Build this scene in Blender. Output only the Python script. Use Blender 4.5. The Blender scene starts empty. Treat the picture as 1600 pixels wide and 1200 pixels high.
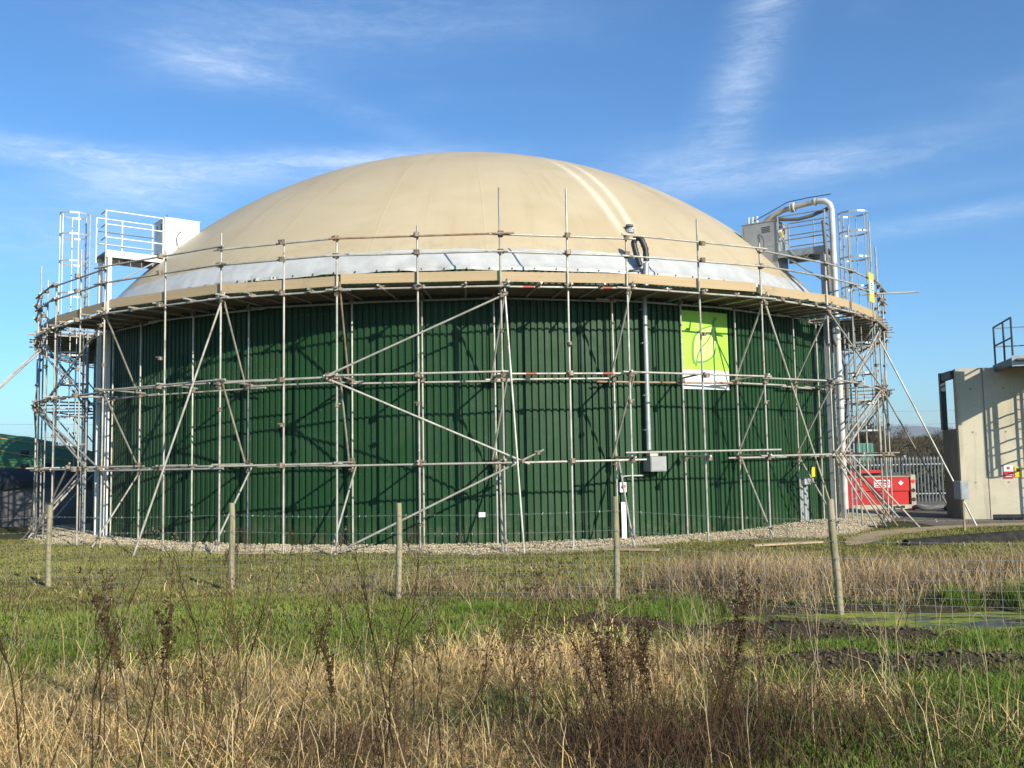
import bpy, math, random
import numpy as np
from mathutils import Vector, Matrix
random.seed(7); rng = np.random.default_rng(11)
sc = bpy.context.scene
COL = sc.collection
R_ = math.radians

# ------------------------------------------------------------------ camera
EYE = 2.01
FOC, PITCH, ROLL = 1457.0, R_(4.68), R_(1.04)
cd = bpy.data.cameras.new('camera'); cam = bpy.data.objects.new('camera', cd); COL.objects.link(cam)
F = Vector((0, math.cos(PITCH), math.sin(PITCH))); U0 = Vector((0, -math.sin(PITCH), math.cos(PITCH))); R0 = Vector((1, 0, 0))
RR = R0*math.cos(ROLL)-U0*math.sin(ROLL); UU = U0*math.cos(ROLL)+R0*math.sin(ROLL)
cam.matrix_world = Matrix(((RR.x, UU.x, -F.x, 0), (RR.y, UU.y, -F.y, 0), (RR.z, UU.z, -F.z, EYE), (0, 0, 0, 1)))
cd.sensor_width = 36; cd.lens = 36*FOC/1600; cd.clip_start = 0.1; cd.clip_end = 20000
sc.camera = cam

# ------------------------------------------------------------------ sky, sun, exposure
SUN_AZ, SUN_EL = 36.0, 22.5          # azimuth to the right of straight behind the camera
SKY_STRENGTH, SUN_STRENGTH = 0.092, 5.0
sc.view_settings.view_transform = 'Standard'; sc.view_settings.look = 'None'
sc.view_settings.exposure = 0.42; sc.view_settings.gamma = 1.0; sc.view_settings.use_curve_mapping = False
w = bpy.data.worlds.new('World'); sc.world = w; w.use_nodes = True
nt = w.node_tree; nt.nodes.clear()
class NT:
    """small helper for building node trees"""
    def __init__(s, t): s.t = t
    def n(s, kind, **kw):
        x = s.t.nodes.new(kind)
        for k, v in kw.items(): setattr(x, k, v)
        return x
    def set(s, sock, v):
        if hasattr(v, 'links') or isinstance(v, bpy.types.NodeSocket): s.t.links.new(v, sock)
        elif v is not None:
            try: sock.default_value = v
            except Exception: sock.default_value = tuple(v)+(1.0,)
    def m(s, op, a, b=None, c=None, clamp=False):
        x = s.n('ShaderNodeMath', operation=op, use_clamp=clamp)
        for i, v in enumerate((a, b, c)):
            if v is not None: s.set(x.inputs[i], v)
        return x.outputs[0]
    def mix(s, f, a, b, blend='MIX'):
        x = s.n('ShaderNodeMix', data_type='RGBA', blend_type=blend)
        s.set(x.inputs[0], f); s.set(x.inputs[6], a); s.set(x.inputs[7], b)
        return x.outputs[2]
    def noise(s, scale, detail=4, rough=.55, vec=None, dist=0.0):
        x = s.n('ShaderNodeTexNoise'); x.inputs['Scale'].default_value = scale
        x.inputs['Detail'].default_value = detail; x.inputs['Roughness'].default_value = rough; x.inputs['Distortion'].default_value = dist
        if vec is not None: s.t.links.new(vec, x.inputs['Vector'])
        return x.outputs[0]
    def ramp(s, f, lo, hi, a=0.0, b=1.0, smooth=True):
        x = s.n('ShaderNodeMapRange', interpolation_type='SMOOTHSTEP' if smooth else 'LINEAR')
        s.set(x.inputs[0], f); x.inputs[1].default_value = lo; x.inputs[2].default_value = hi
        x.inputs[3].default_value = a; x.inputs[4].default_value = b
        return x.outputs[0]
    def scalevec(s, v, sc3):
        x = s.n('ShaderNodeVectorMath', operation='MULTIPLY'); s.t.links.new(v, x.inputs[0]); x.inputs[1].default_value = sc3
        return x.outputs[0]
N = NT(nt)
sky = N.n('ShaderNodeTexSky', sky_type='NISHITA', sun_disc=False)
sky.sun_elevation = R_(SUN_EL); sky.sun_rotation = R_(180-SUN_AZ)
sky.altitude = 0; sky.air_density = 1.0; sky.dust_density = 0.35; sky.ozone_density = 2.2
tc = N.n('ShaderNodeTexCoord'); sep = N.n('ShaderNodeSeparateXYZ'); nt.links.new(tc.outputs['Generated'], sep.inputs[0])
dx, dy, dz = sep.outputs
azd = N.m('MULTIPLY', N.m('ARCTAN2', dx, dy), 180/math.pi)
eld = N.m('MULTIPLY', N.m('ARCSINE', dz), 180/math.pi)
comb = N.n('ShaderNodeCombineXYZ'); nt.links.new(azd, comb.inputs[0]); nt.links.new(eld, comb.inputs[1])
ae = comb.outputs[0]
streak = N.noise(0.5, 9, .70, N.scalevec(ae, (.10, .75, 1)), 0.5)     # wisps drawn out along the horizon
fine = N.noise(1.0, 9, .74, N.scalevec(ae, (.42, 1.8, 1)), .7)
def blob(a, e, wa, we, tilt=0.0):
    u = N.m('SUBTRACT', azd, a); v = N.m('SUBTRACT', N.m('SUBTRACT', eld, e), N.m('MULTIPLY', u, tilt))
    q = N.m('ADD', N.m('POWER', N.m('DIVIDE', u, wa), 2.0), N.m('POWER', N.m('DIVIDE', v, we), 2.0))
    return N.m('EXPONENT', N.m('MULTIPLY', q, -1.0))
def contrail(a0, e0, slope, w0, lo, hi):
    # a spreading vapour trail that leans across the sky
    u = N.m('SUBTRACT', azd, N.m('ADD', a0, N.m('MULTIPLY', N.m('SUBTRACT', eld, e0), slope)))
    g = N.m('EXPONENT', N.m('MULTIPLY', N.m('POWER', N.m('DIVIDE', u, w0), 2.0), -1.0))
    return N.m('MULTIPLY', g, N.ramp(eld, lo, hi))
terms = [(blob(-17.5, 22.9, 4.4, 1.2, -.04), .44), (blob(-9, 20.6, 5, .8, -.33), .14), (blob(-10, 25.6, 12, 1.6, .05), .22),
         (blob(-24, 17.1, 9, .75, -.03), .70), (blob(-10, 18.0, 8, .7, .05), .60), (blob(-22.0, 15.6, 4, .9, .0), .60), (blob(-26, 12.5, 7, 2.2, .0), .30),
         (blob(18, 16.7, 7.5, 1.0, .03), .48), (blob(26, 12.9, 8, .5, .06), .34), (blob(24, 14.6, 9, .5, .02), .10), (blob(10, 17.3, 4, 1.6, .0), .28),
         (contrail(15.0, 22.7, .42, 1.75, 15.5, 20.5), .42)]
acc = None
for t, k in terms:
    q = N.m('MULTIPLY', t, k); acc = q if acc is None else N.m('ADD', acc, q)
texm = N.m('ADD', N.m('ADD', .10, N.m('MULTIPLY', N.ramp(streak, .28, .74), .52)), N.m('MULTIPLY', N.ramp(fine, .34, .76), .60))
cloud = N.m('MULTIPLY', acc, texm)
base = N.m('MULTIPLY', N.ramp(N.noise(.35, 6, .6, N.scalevec(ae, (.12, .5, 1)), .6), .50, .85), .12)   # thin veil elsewhere in the sky
cloud = N.m('MULTIPLY', N.m('ADD', cloud, base), N.ramp(eld, 1, 7), clamp=True)
# photograph's deep, slightly violet blue
tint = N.mix(1.0, sky.outputs[0], (0.64, 1.07, 1.45, 1), 'MULTIPLY')
skyc = N.mix(cloud, tint, (7.4, 8.6, 10.2, 1))
bg = N.n('ShaderNodeBackground'); bg.inputs[1].default_value = SKY_STRENGTH; nt.links.new(skyc, bg.inputs[0])
wo = N.n('ShaderNodeOutputWorld'); nt.links.new(bg.outputs[0], wo.inputs[0])
sd = bpy.data.lights.new('sun', 'SUN'); sun = bpy.data.objects.new('sun', sd); COL.objects.link(sun)
sd.energy = SUN_STRENGTH; sd.angle = R_(.53); sd.color = (1.0, .925, .77)
SD = Vector((math.sin(R_(SUN_AZ))*math.cos(R_(SUN_EL)), -math.cos(R_(SUN_AZ))*math.cos(R_(SUN_EL)), math.sin(R_(SUN_EL))))
sun.rotation_euler = SD.to_track_quat('Z', 'Y').to_euler(); sun.location = SD*60
sc.cycles.max_bounces = 6; sc.cycles.transparent_max_bounces = 6; sc.cycles.volume_bounces = 1

# ------------------------------------------------------------------ numbers of the place
CX, CY = -1.578, 35.155              # tank centre
RT = 12.95                           # tank wall radius
WALL_H = 6.64
DZ, DH = 6.7, 6.3                    # dome springing and rise
DR = (RT*RT+DH*DH)/(2*DH); DC = DZ+DH-DR
def ring(th, r, z):
    t = R_(th); return Vector((CX+r*math.sin(t), CY-r*math.cos(t), z))
def dome_z(r): return DC+math.sqrt(max(0, DR*DR-r*r))
def dome_r(z): return math.sqrt(max(0, DR*DR-(z-DC)**2))

# ------------------------------------------------------------------ value noise for shapes
_perm = rng.random((256, 256))
def vnoise(x, y, s=1.0, o=0):
    x = np.asarray(x, float)/s+37.3+o*17.1; y = np.asarray(y, float)/s+91.7+o*5.3
    xi = np.floor(x).astype(int); yi = np.floor(y).astype(int); fx = x-xi; fy = y-yi
    fx = fx*fx*(3-2*fx); fy = fy*fy*(3-2*fy)
    g = lambda a, b: _perm[a % 256, b % 256]
    return (g(xi, yi)*(1-fx)+g(xi+1, yi)*fx)*(1-fy)+(g(xi, yi+1)*(1-fx)+g(xi+1, yi+1)*fx)*fy
def sstep(x, a, b):
    t = np.clip((np.asarray(x, float)-a)/(b-a), 0, 1); return t*t*(3-2*t)
def seg_d(x, y, pts):
    d = np.full(np.shape(x), 1e9)
    for (ax, ay), (bx, by) in zip(pts[:-1], pts[1:]):
        vx, vy = bx-ax, by-ay; L = vx*vx+vy*vy
        t = np.clip(((x-ax)*vx+(y-ay)*vy)/L, 0, 1)
        d = np.minimum(d, np.hypot(x-ax-t*vx, y-ay-t*vy))
    return d
RIDGE1 = [(0.6, 9.75), (2.2, 9.15), (3.3, 8.75), (4.3, 8.45), (7.5, 8.3)]
RIDGE2 = [(1.2, 7.75), (2.4, 7.45), (3.6, 7.25), (6.0, 6.9)]
POND = [(2.3, 10.2), (4.5, 10.05), (9.0, 9.75)]
def gz(x, y):
    """height of the ground"""
    x = np.asarray(x, float); y = np.asarray(y, float)
    b = np.interp(y, [0, 6, 11, 13, 15, 19.5, 25], [.42, .40, .27, .22, .13, 0.0, 0.0])
    rt = np.hypot(x-CX, y-CY)
    near = sstep(y, 26, 16)
    b = b+near*((vnoise(x, y, 1.3)-.5)*.09+(vnoise(x, y, .45, 1)-.5)*.05)*sstep(rt, 15.2, 16.6)
    n = vnoise(x, y, .55, 2)*.6+vnoise(x, y, .25, 3)*.4
    b = b+np.exp(-(seg_d(x, y, RIDGE1)/.22)**2)*(.04+.20*(n-.3))
    b = b+np.exp(-(seg_d(x, y, RIDGE2)/.25)**2)*(.03+.24*(n-.32))*sstep(x, .8, 1.8)
    b = b-np.exp(-(seg_d(x, y, POND)/.75)**4)*.13
    return b-.0*rt
def gz1(x, y): return float(gz(np.array([x]), np.array([y]))[0])
def masks(x, y):
    """share of dry straw, bright green, bare mud at a spot of ground"""
    x = np.asarray(x, float); y = np.asarray(y, float)
    n1 = vnoise(x, y, 1.1, 5); n2 = vnoise(x, y, .4, 6)
    nn = n1*.65+n2*.35
    g = lambda cx, cy, rx, ry: np.exp(-((x-cx)/rx)**2-((y-cy)/ry)**2)
    tan = np.maximum(.72*sstep(y, 6.4, 5.5)*sstep(x, .7, -.3), 1.1*sstep(y, 6.3, 5.9)*sstep(x, -1.75, -2.25))
    tan = np.maximum(tan, 1.0*g(-.75, 5.5, .55, .55))
    for a in ((.25, 7.4, .95, 1.0, 1.1), (-.6, 6.6, .6, .7, .9), (-3.3, 6.6, .9, 1.0, 1.15), (-1.55, 6.7, .55, .75, .9), (-2.3, 7.9, .35, .3, .6), (1.3, 7.9, .5, .5, .6),
              (3.2, 12.5, .75, .9, .8), (4.8, 12.6, .75, .9, .8), (7.6, 14.2, 1.4, 1.1, .8), (-.8, 13.3, .8, .35, .3), (2.2, 6.3, .5, .4, .45), (2.6, 5.2, .4, .4, .35)):
        tan = np.maximum(tan, a[4]*g(*a[:4]))
    tan = np.maximum(tan, .16*sstep(y, 12.0, 14)*sstep(y, 21, 17))
    tan = np.clip(tan*1.2+(nn-.55)*1.3*sstep(tan, .1, .45), 0, 1)
    grn = np.clip(sstep(y, 13.0, 11.3)*(.70+.9*(n2-.45)+.5*(n1-.5)), 0, 1)*(1-tan)*(1-.45*sstep(x, .6, 1.6)*sstep(y, 8.5, 7.4))
    mud = 1.3*np.exp(-(seg_d(x, y, RIDGE1)/.33)**2)+1.2*np.exp(-(seg_d(x, y, RIDGE2)/.27)**2)*sstep(x, .8, 1.8)
    mud = np.maximum(mud, 1.0*np.exp(-(seg_d(x, y, [(1.6, 11.0), (4.5, 10.9), (9, 10.5)])/.3)**2))
    mud = np.maximum(mud, .9*g(.9, 5.4, .55, .5))
    mud = np.clip(mud+(n2-.55)*.9*sstep(mud, .1, .4), 0, 1)
    return tan, grn, mud

# ------------------------------------------------------------------ mesh helpers
class MB:
    def __init__(s): s.v = []; s.f = []
    def add(s, vs, fs):
        o = len(s.v); s.v += [tuple(p) for p in vs]; s.f += [tuple(i+o for i in q) for q in fs]
        return s
    def box(s, c, d, M=None, bev=0.0):
        """box of size d round c; M turns it; bev chamfers the vertical edges"""
        hx, hy, hz = d[0]/2, d[1]/2, d[2]/2
        if bev:
            o = [(hx-bev, -hy), (hx, -hy+bev), (hx, hy-bev), (hx-bev, hy), (-hx+bev, hy), (-hx, hy-bev), (-hx, -hy+bev), (-hx+bev, -hy)]
        else: o = [(hx, -hy), (hx, hy), (-hx, hy), (-hx, -hy)]
        n = len(o); vs = [Vector((x, y, -hz)) for x, y in o]+[Vector((x, y, hz)) for x, y in o]
        if M is not None: vs = [M @ q for q in vs]
        vs = [q+Vector(c) for q in vs]
        fs = [(i, (i+1) % n, n+(i+1) % n, n+i) for i in range(n)]+[tuple(range(n-1, -1, -1)), tuple(range(n, 2*n))]
        return s.add(vs, fs)
    def tube(s, pts, r, n=8, cap=True, closed=False):
        pts = [Vector(p) for p in pts]; rs = r if isinstance(r, (list, tuple)) else [r]*len(pts)
        vs = []; fs = []; prev = None; m = len(pts)
        for i, p in enumerate(pts):
            a = pts[(i-1) % m] if closed else pts[max(i-1, 0)]; b = pts[(i+1) % m] if closed else pts[min(i+1, m-1)]
            d = (b-a).normalized()
            if prev is None: u = d.orthogonal().normalized()
            else:
                u = prev-d*prev.dot(d); u = u.normalized() if u.length > 1e-6 else d.orthogonal().normalized()
            prev = u; v = d.cross(u)
            for k in range(n):
                t = 2*math.pi*k/n; vs.append(p+(u*math.cos(t)+v*math.sin(t))*rs[i])
        for i in range(m if closed else m-1):
            j = (i+1) % m
            for k in range(n): fs.append((i*n+k, i*n+(k+1) % n, j*n+(k+1) % n, j*n+k))
        if cap and not closed: fs += [tuple(range(n-1, -1, -1)), tuple((m-1)*n+k for k in range(n))]
        return s.add(vs, fs)
    def lathe(s, c, prof, n=16, axis='Z'):
        vs = []; fs = []
        for r, h in prof:
            for k in range(n):
                t = 2*math.pi*k/n; p = (r*math.cos(t), r*math.sin(t), h)
                if axis == 'Y': p = (p[0], p[2], p[1])
                if axis == 'X': p = (p[2], p[0], p[1])
                vs.append(Vector(p)+Vector(c))
        for i in range(len(prof)-1):
            for k in range(n): fs.append((i*n+k, i*n+(k+1) % n, (i+1)*n+(k+1) % n, (i+1)*n+k))
        fs += [tuple(range(n-1, -1, -1)), tuple((len(prof)-1)*n+k for k in range(n))]
        return s.add(vs, fs)
    def mesh(s, name, mat, smooth=False):
        me = bpy.data.meshes.new(name); me.from_pydata(s.v, [], s.f); me.update()
        if mat: me.materials.append(mat)
        if smooth:
            me.shade_smooth()
            try: me.set_sharp_from_angle(angle=R_(40))
            except Exception: pass
        return me
    def build(s, name, mat, parent=None, smooth=False):
        return link(name, s.mesh(name, mat, smooth), parent)
def link(name, me, parent=None):
    o = bpy.data.objects.new(name, me); COL.objects.link(o)
    if parent is not None: o.parent = parent
    return o
def tag(o, label=None, cat=None, group=None, kind=None):
    if label: o['label'] = label
    if cat: o['category'] = cat
    if group: o['group'] = group
    if kind: o['kind'] = kind
    return o
def empty(name, loc, label, cat, group=None):
    o = bpy.data.objects.new(name, None); COL.objects.link(o); o.location = loc; o.empty_display_size = .2
    return tag(o, label, cat, group)
def keep(o, parent):
    """parent without moving"""
    o.parent = parent; o.matrix_parent_inverse = Matrix.Translation(-parent.location)
    return o
def part(mb, name, mat, parent, smooth=False):
    """a part whose points are given in world space; a sub-part of a part keeps the part's frame"""
    o = mb.build(name, mat, None, smooth)
    if parent.type == 'EMPTY': keep(o, parent)
    else: o.parent = parent
    return o
def fastmesh(name, verts, quads, tris, mat, cols=None):
    """mesh from numpy arrays"""
    me = bpy.data.meshes.new(name)
    nv = len(verts); nq = 0 if quads is None else len(quads); ntr = 0 if tris is None else len(tris)
    me.vertices.add(nv); me.vertices.foreach_set('co', np.ascontiguousarray(verts, np.float32).ravel())
    li = []
    if nq: li.append(np.asarray(quads).ravel())
    if ntr: li.append(np.asarray(tris).ravel())
    li = np.concatenate(li).astype(np.int32)
    me.loops.add(len(li)); me.loops.foreach_set('vertex_index', li)
    me.polygons.add(nq+ntr)
    st = np.concatenate([np.arange(nq)*4, nq*4+np.arange(ntr)*3]).astype(np.int32)
    me.polygons.foreach_set('loop_start', st)
    me.update(calc_edges=True); me.validate()
    if cols is not None:
        a = me.color_attributes.new('tint', 'FLOAT_COLOR', 'POINT')
        c4 = np.ones((nv, 4), np.float32); c4[:, :3] = cols; a.data.foreach_set('color', c4.ravel())
    if mat: me.materials.append(mat)
    return me

# ------------------------------------------------------------------ materials
def mat(name, build):
    m = bpy.data.materials.new(name); m.use_nodes = True; t = m.node_tree; t.nodes.clear()
    n = NT(t); b = n.n('ShaderNodeBsdfPrincipled'); o = n.n('ShaderNodeOutputMaterial'); t.links.new(b.outputs[0], o.inputs[0])
    build(n, b); return m
def bump(n, b, h, strength=.3, dist=.01):
    x = n.n('ShaderNodeBump'); x.inputs['Strength'].default_value = strength; x.inputs['Distance'].default_value = dist
    n.set(x.inputs['Height'], h); n.t.links.new(x.outputs[0], b.inputs['Normal'])
def pos(n): return n.n('ShaderNodeNewGeometry').outputs['Position']
def rnd(n): return n.n('ShaderNodeObjectInfo').outputs['Random']
def simple(name, a, b2, scale=6.0, rough=.6, metal=0.0, bmp=.1, var=0.0, spec=.5):
    def f(n, b):
        p = pos(n); c = n.mix(n.ramp(n.noise(scale, 5, .6, p), .3, .7), a+(1,), b2+(1,))
        if var:
            c = n.mix(n.m('MULTIPLY', rnd(n), var), c, (0.0, 0.0, 0.0, 1))
        n.set(b.inputs['Base Color'], c); b.inputs['Roughness'].default_value = rough; b.inputs['Metallic'].default_value = metal
        b.inputs['Specular IOR Level'].default_value = spec
        if bmp: bump(n, b, n.noise(scale*6, 3, .6, p), bmp, .004)
    return mat(name, f)
def m_tube(n, b):
    p = pos(n); r = rnd(n)
    c = n.mix(n.ramp(n.noise(3.0, 5, .65, p), .35, .7), (.545, .52, .445, 1), (.35, .33, .28, 1))
    c = n.mix(n.m('MULTIPLY', r, .45), c, (.26, .24, .215, 1))
    rust = n.ramp(n.noise(2.2, 5, .7, p, .4), .56, .70)
    c = n.mix(n.m('MULTIPLY', rust, .75), c, (.20, .10, .055, 1))
    splash = n.ramp(n.noise(9, 3, .6, p), .66, .72)
    c = n.mix(n.m('MULTIPLY', splash, .7), c, (.62, .60, .56, 1))
    n.set(b.inputs['Base Color'], c); b.inputs['Metallic'].default_value = .25; n.set(b.inputs['Roughness'], n.ramp(n.noise(8, 3, .5, p), .3, .7, .36, .62))
    bump(n, b, n.noise(60, 3, .6, p), .15, .003)
M_TUBE = mat('galvanised_tube', m_tube)
M_RUST = simple('rusty_tube', (.26, .13, .07), (.36, .28, .20), 5, .75, .1, .2)
M_RED = simple('red_paint_tube', (.45, .07, .045), (.30, .08, .06), 8, .55, 0, .1)
M_COUP = simple('coupler_steel', (.15, .11, .08), (.28, .22, .165), 9, .6, .35, .2)
def m_clad(n, b):
    p = pos(n); r = rnd(n)
    c = n.mix(n.m('MULTIPLY', r, .5), (.013, .050, .019, 1), (.027, .074, .030, 1))
    c = n.mix(n.ramp(n.noise(1.1, 6, .6, p), .45, .8), c, (.030, .070, .034, 1))
    v = n.scalevec(p, (9, 9, .35)); st = n.ramp(n.noise(1.0, 5, .6, v), .60, .78)         # rain streaks
    c = n.mix(n.m('MULTIPLY', st, .34), c, (.09, .12, .085, 1))
    sp = n.n('ShaderNodeSeparateXYZ'); n.t.links.new(p, sp.inputs[0])
    dirt = n.m('MULTIPLY', n.ramp(sp.outputs[2], .9, 0.0), n.ramp(n.noise(4, 5, .65, p), .4, .75))   # splashed soil at the foot
    c = n.mix(n.m('MULTIPLY', dirt, .45), c, (.17, .15, .10, 1))
    sc_ = n.m('GREATER_THAN', n.noise(28, 2, .5, p), .745)
    c = n.mix(n.m('MULTIPLY', sc_, .45), c, (.35, .38, .34, 1))
    n.set(b.inputs['Base Color'], c); n.set(b.inputs['Roughness'], n.ramp(n.noise(3, 4, .6, p), .3, .7, .42, .58)); b.inputs['Specular IOR Level'].default_value = .18
M_CLAD = mat('green_steel_cladding', m_clad)
def m_dome(n, b):
    p = pos(n); sp = n.n('ShaderNodeSeparateXYZ'); n.t.links.new(p, sp.inputs[0])
    x = n.m('SUBTRACT', sp.outputs[0], CX); y = n.m('SUBTRACT', sp.outputs[1], CY)
    th = n.m('MULTIPLY', n.m('ARCTAN2', x, n.m('MULTIPLY', y, -1.0)), 180/math.pi)
    rr = n.m('SQRT', n.m('ADD', n.m('MULTIPLY', x, x), n.m('MULTIPLY', y, y)))
    c = n.mix(n.ramp(n.noise(.35, 6, .6, p, .5), .3, .75), (.505, .415, .270, 1), (.440, .350, .215, 1))
    cmb = n.n('ShaderNodeCombineXYZ'); n.t.links.new(n.m('MULTIPLY', th, .22), cmb.inputs[0]); n.t.links.new(n.m('MULTIPLY', rr, .12), cmb.inputs[1])
    run = n.ramp(n.noise(2.0, 5, .6, cmb.outputs[0]), .5, .8)                          # dirt washed down the slope
    c = n.mix(n.m('MULTIPLY', run, .45), c, (.36, .27, .155, 1))
    gr = n.m('MULTIPLY', n.m('EXPONENT', n.m('MULTIPLY', n.m('POWER', n.m('DIVIDE', n.m('SUBTRACT', th, 40.5), 3.2), 2.0), -1.0)), n.ramp(rr, 12.6, 8.8, 0, .55))
    c = n.mix(n.m('MULTIPLY', gr, n.ramp(n.noise(.9, 5, .6, p), .2, .7)), c, (.32, .22, .11, 1))
    low = n.m('MULTIPLY', n.ramp(rr, 12.0, 12.5), n.ramp(n.noise(2.5, 5, .7, p), .45, .7))
    c = n.mix(n.m('MULTIPLY', low, .35), c, (.25, .22, .15, 1))
    # two pale tracks running up from the vent
    def track(a0, wdt):
        d = n.m('SUBTRACT', th, n.m('ADD', a0[0], n.m('MULTIPLY', n.m('SUBTRACT', 11.7, rr), a0[1])))
        d = n.m('MULTIPLY', d, n.m('MULTIPLY', rr, math.pi/180))
        g = n.m('EXPONENT', n.m('MULTIPLY', n.m('POWER', n.m('DIVIDE', d, wdt), 2.0), -1.0))
        return n.m('MULTIPLY', g, n.m('MULTIPLY', n.ramp(rr, 12.4, 11.2), n.ramp(rr, 5.5, 9.0)))
    t = n.m('ADD', track((22.6, .30), .12), track((24.6, 1.0), .11), clamp=True)
    c = n.mix(n.m('MULTIPLY', t, .55), c, (.78, .72, .58, 1))
    n.set(b.inputs['Base Color'], c); b.inputs['Roughness'].default_value = .48; b.inputs['Specular IOR Level'].default_value = .4
    bump(n, b, n.noise(1.2, 4, .5, p), .12, .05)
M_DOME = mat('beige_membrane', m_dome)
M_SKIRT = simple('white_sheet', (.52, .52, .50), (.41, .41, .395), 1.6, .42, 0, .05)
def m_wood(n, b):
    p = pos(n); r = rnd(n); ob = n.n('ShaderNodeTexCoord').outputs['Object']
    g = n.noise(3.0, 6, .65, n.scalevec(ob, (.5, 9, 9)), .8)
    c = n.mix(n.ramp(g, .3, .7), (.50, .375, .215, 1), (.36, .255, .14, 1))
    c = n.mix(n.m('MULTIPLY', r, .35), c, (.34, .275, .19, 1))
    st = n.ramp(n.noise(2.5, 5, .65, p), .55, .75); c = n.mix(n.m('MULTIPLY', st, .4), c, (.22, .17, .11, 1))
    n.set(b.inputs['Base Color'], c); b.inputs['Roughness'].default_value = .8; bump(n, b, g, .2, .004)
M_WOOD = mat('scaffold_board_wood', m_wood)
M_WOODD = simple('dark_board_wood', (.20, .145, .085), (.13, .095, .06), 4, .9, 0, .2)  # darker wood for the deck boards than for the toe boards
def m_post(n, b):
    p = pos(n); g = n.noise(1.0, 6, .65, n.scalevec(p, (42, 42, 1.6)), .4)
    c = n.mix(n.ramp(n.noise(3, 5, .6, p), .3, .7), (.255, .225, .125, 1), (.345, .29, .19, 1))
    c = n.mix(n.m('MULTIPLY', n.ramp(g, .50, .66), .75), c, (.10, .085, .05, 1))
    c = n.mix(n.m('MULTIPLY', n.ramp(n.noise(7, 5, .7, p), .56, .70), .5), c, (.17, .18, .08, 1))
    n.set(b.inputs['Base Color'], c); b.inputs['Roughness'].default_value = .92; bump(n, b, g, .6, .01)
M_POST = mat('weathered_post', m_post)
M_POSTTOP = simple('sawn_post_top', (.44, .36, .23), (.36, .29, .18), 9, .9, 0, .3)
M_WIRE = simple('fence_wire', (.36, .365, .36), (.27, .27, .265), 9, .5, .4, 0)
M_GALV = simple('galvanised_steel', (.43, .44, .44), (.33, .345, .35), 7, .42, .35, .05)
M_GALVD = simple('dull_galvanised', (.24, .26, .28), (.32, .34, .35), 5, .55, .25, .1)
M_PALE = simple('dull_zinc_pale', (.20, .215, .235), (.14, .15, .165), 3, .6, .1, 0)
M_WHITE = simple('white_paint', (.74, .74, .70), (.64, .64, .60), 2.5, .5, 0, .05)
M_GREYBOX = simple('grey_steel_box', (.34, .35, .35), (.26, .27, .27), 2.2, .55, .1, .1)
M_DARK = simple('dark_steel', (.045, .05, .06), (.07, .075, .08), 5, .5, .3, .1)
M_CULV = simple('ditch_shadow_pipe', (.020, .020, .020), (.045, .042, .038), 6, .95, 0, .2, 0, .1)  # pipe blackened to stand for the ditch shadow beneath it
M_BLACK = simple('black_plastic', (.014, .014, .016), (.025, .025, .027), 6, .5, 0, .05)
M_HOSE = simple('grey_hose', (.10, .105, .115), (.15, .155, .16), 14, .6, 0, .2)
M_PIPEW = simple('stained_white_pipe', (.60, .595, .57), (.44, .42, .37), 2.6, .5, 0, .05)
M_PIPET = simple('tan_stained_pipe', (.52, .47, .38), (.36, .29, .21), 4, .55, .1, .1)
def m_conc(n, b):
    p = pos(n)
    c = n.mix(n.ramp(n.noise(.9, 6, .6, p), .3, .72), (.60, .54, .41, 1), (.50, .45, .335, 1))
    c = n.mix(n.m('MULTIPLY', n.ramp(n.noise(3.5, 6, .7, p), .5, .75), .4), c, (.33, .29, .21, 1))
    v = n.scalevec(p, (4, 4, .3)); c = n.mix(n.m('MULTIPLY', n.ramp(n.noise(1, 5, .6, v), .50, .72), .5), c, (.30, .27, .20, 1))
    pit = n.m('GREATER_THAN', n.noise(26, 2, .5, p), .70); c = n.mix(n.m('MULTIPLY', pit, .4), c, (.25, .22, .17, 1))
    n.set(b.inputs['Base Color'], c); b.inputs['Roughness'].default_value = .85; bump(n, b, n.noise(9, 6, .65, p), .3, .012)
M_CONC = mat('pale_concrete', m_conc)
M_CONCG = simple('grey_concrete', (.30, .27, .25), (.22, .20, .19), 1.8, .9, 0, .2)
M_CONCD = simple('shade_dark_concrete', (.085, .080, .080), (.13, .12, .115), 1.5, .9, 0, .2)  # clamp wall colour darkened to stand for the shade lying on it
M_SKIPRED = simple('red_enamel', (.56, .022, .024), (.48, .018, .020), 2, .4, 0, .03)
M_BEIGE = simple('beige_enamel', (.50, .45, .34), (.38, .33, .25), 4, .55, 0, .1)
M_SIGNW = simple('sign_white', (.80, .80, .79), (.74, .74, .74), 3, .45, 0, 0)
M_SIGNR = simple('sign_red', (.62, .03, .035), (.55, .03, .035), 3, .45, 0, 0)
M_SIGNY = simple('sign_yellow', (.78, .56, .03), (.70, .50, .03), 3, .45, 0, 0)
M_SIGNK = simple('sign_ink', (.03, .03, .035), (.04, .04, .04), 3, .5, 0, 0)
M_BAN = simple('banner_green', (.36, .66, .055), (.33, .61, .050), 2, .5, 0, 0)
M_BANL = simple('banner_pale_green', (.55, .80, .16), (.62, .83, .26), 6, .5, 0, 0)
M_BAND = simple('banner_dark_green', (.115, .30, .040), (.13, .32, .045), 4, .5, 0, 0)
M_TEAL = simple('teal_enamel', (.03, .16, .12), (.035, .19, .14), 2, .5, 0, .05)
M_TARP = simple('green_tarpaulin', (.050, .150, .062), (.070, .195, .085), 1.2, .75, 0, .1, 0, .15)
M_TARPK = simple('black_sheet', (.010, .011, .013), (.018, .019, .021), 2, .55, 0, .2)
M_ORANGE = simple('ochre_strap', (.50, .26, .05), (.35, .2, .06), 5, .8, 0, .1)
M_BARK = simple('winter_bark', (.085, .065, .042), (.13, .10, .065), 3, .95, 0, .3)
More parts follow.
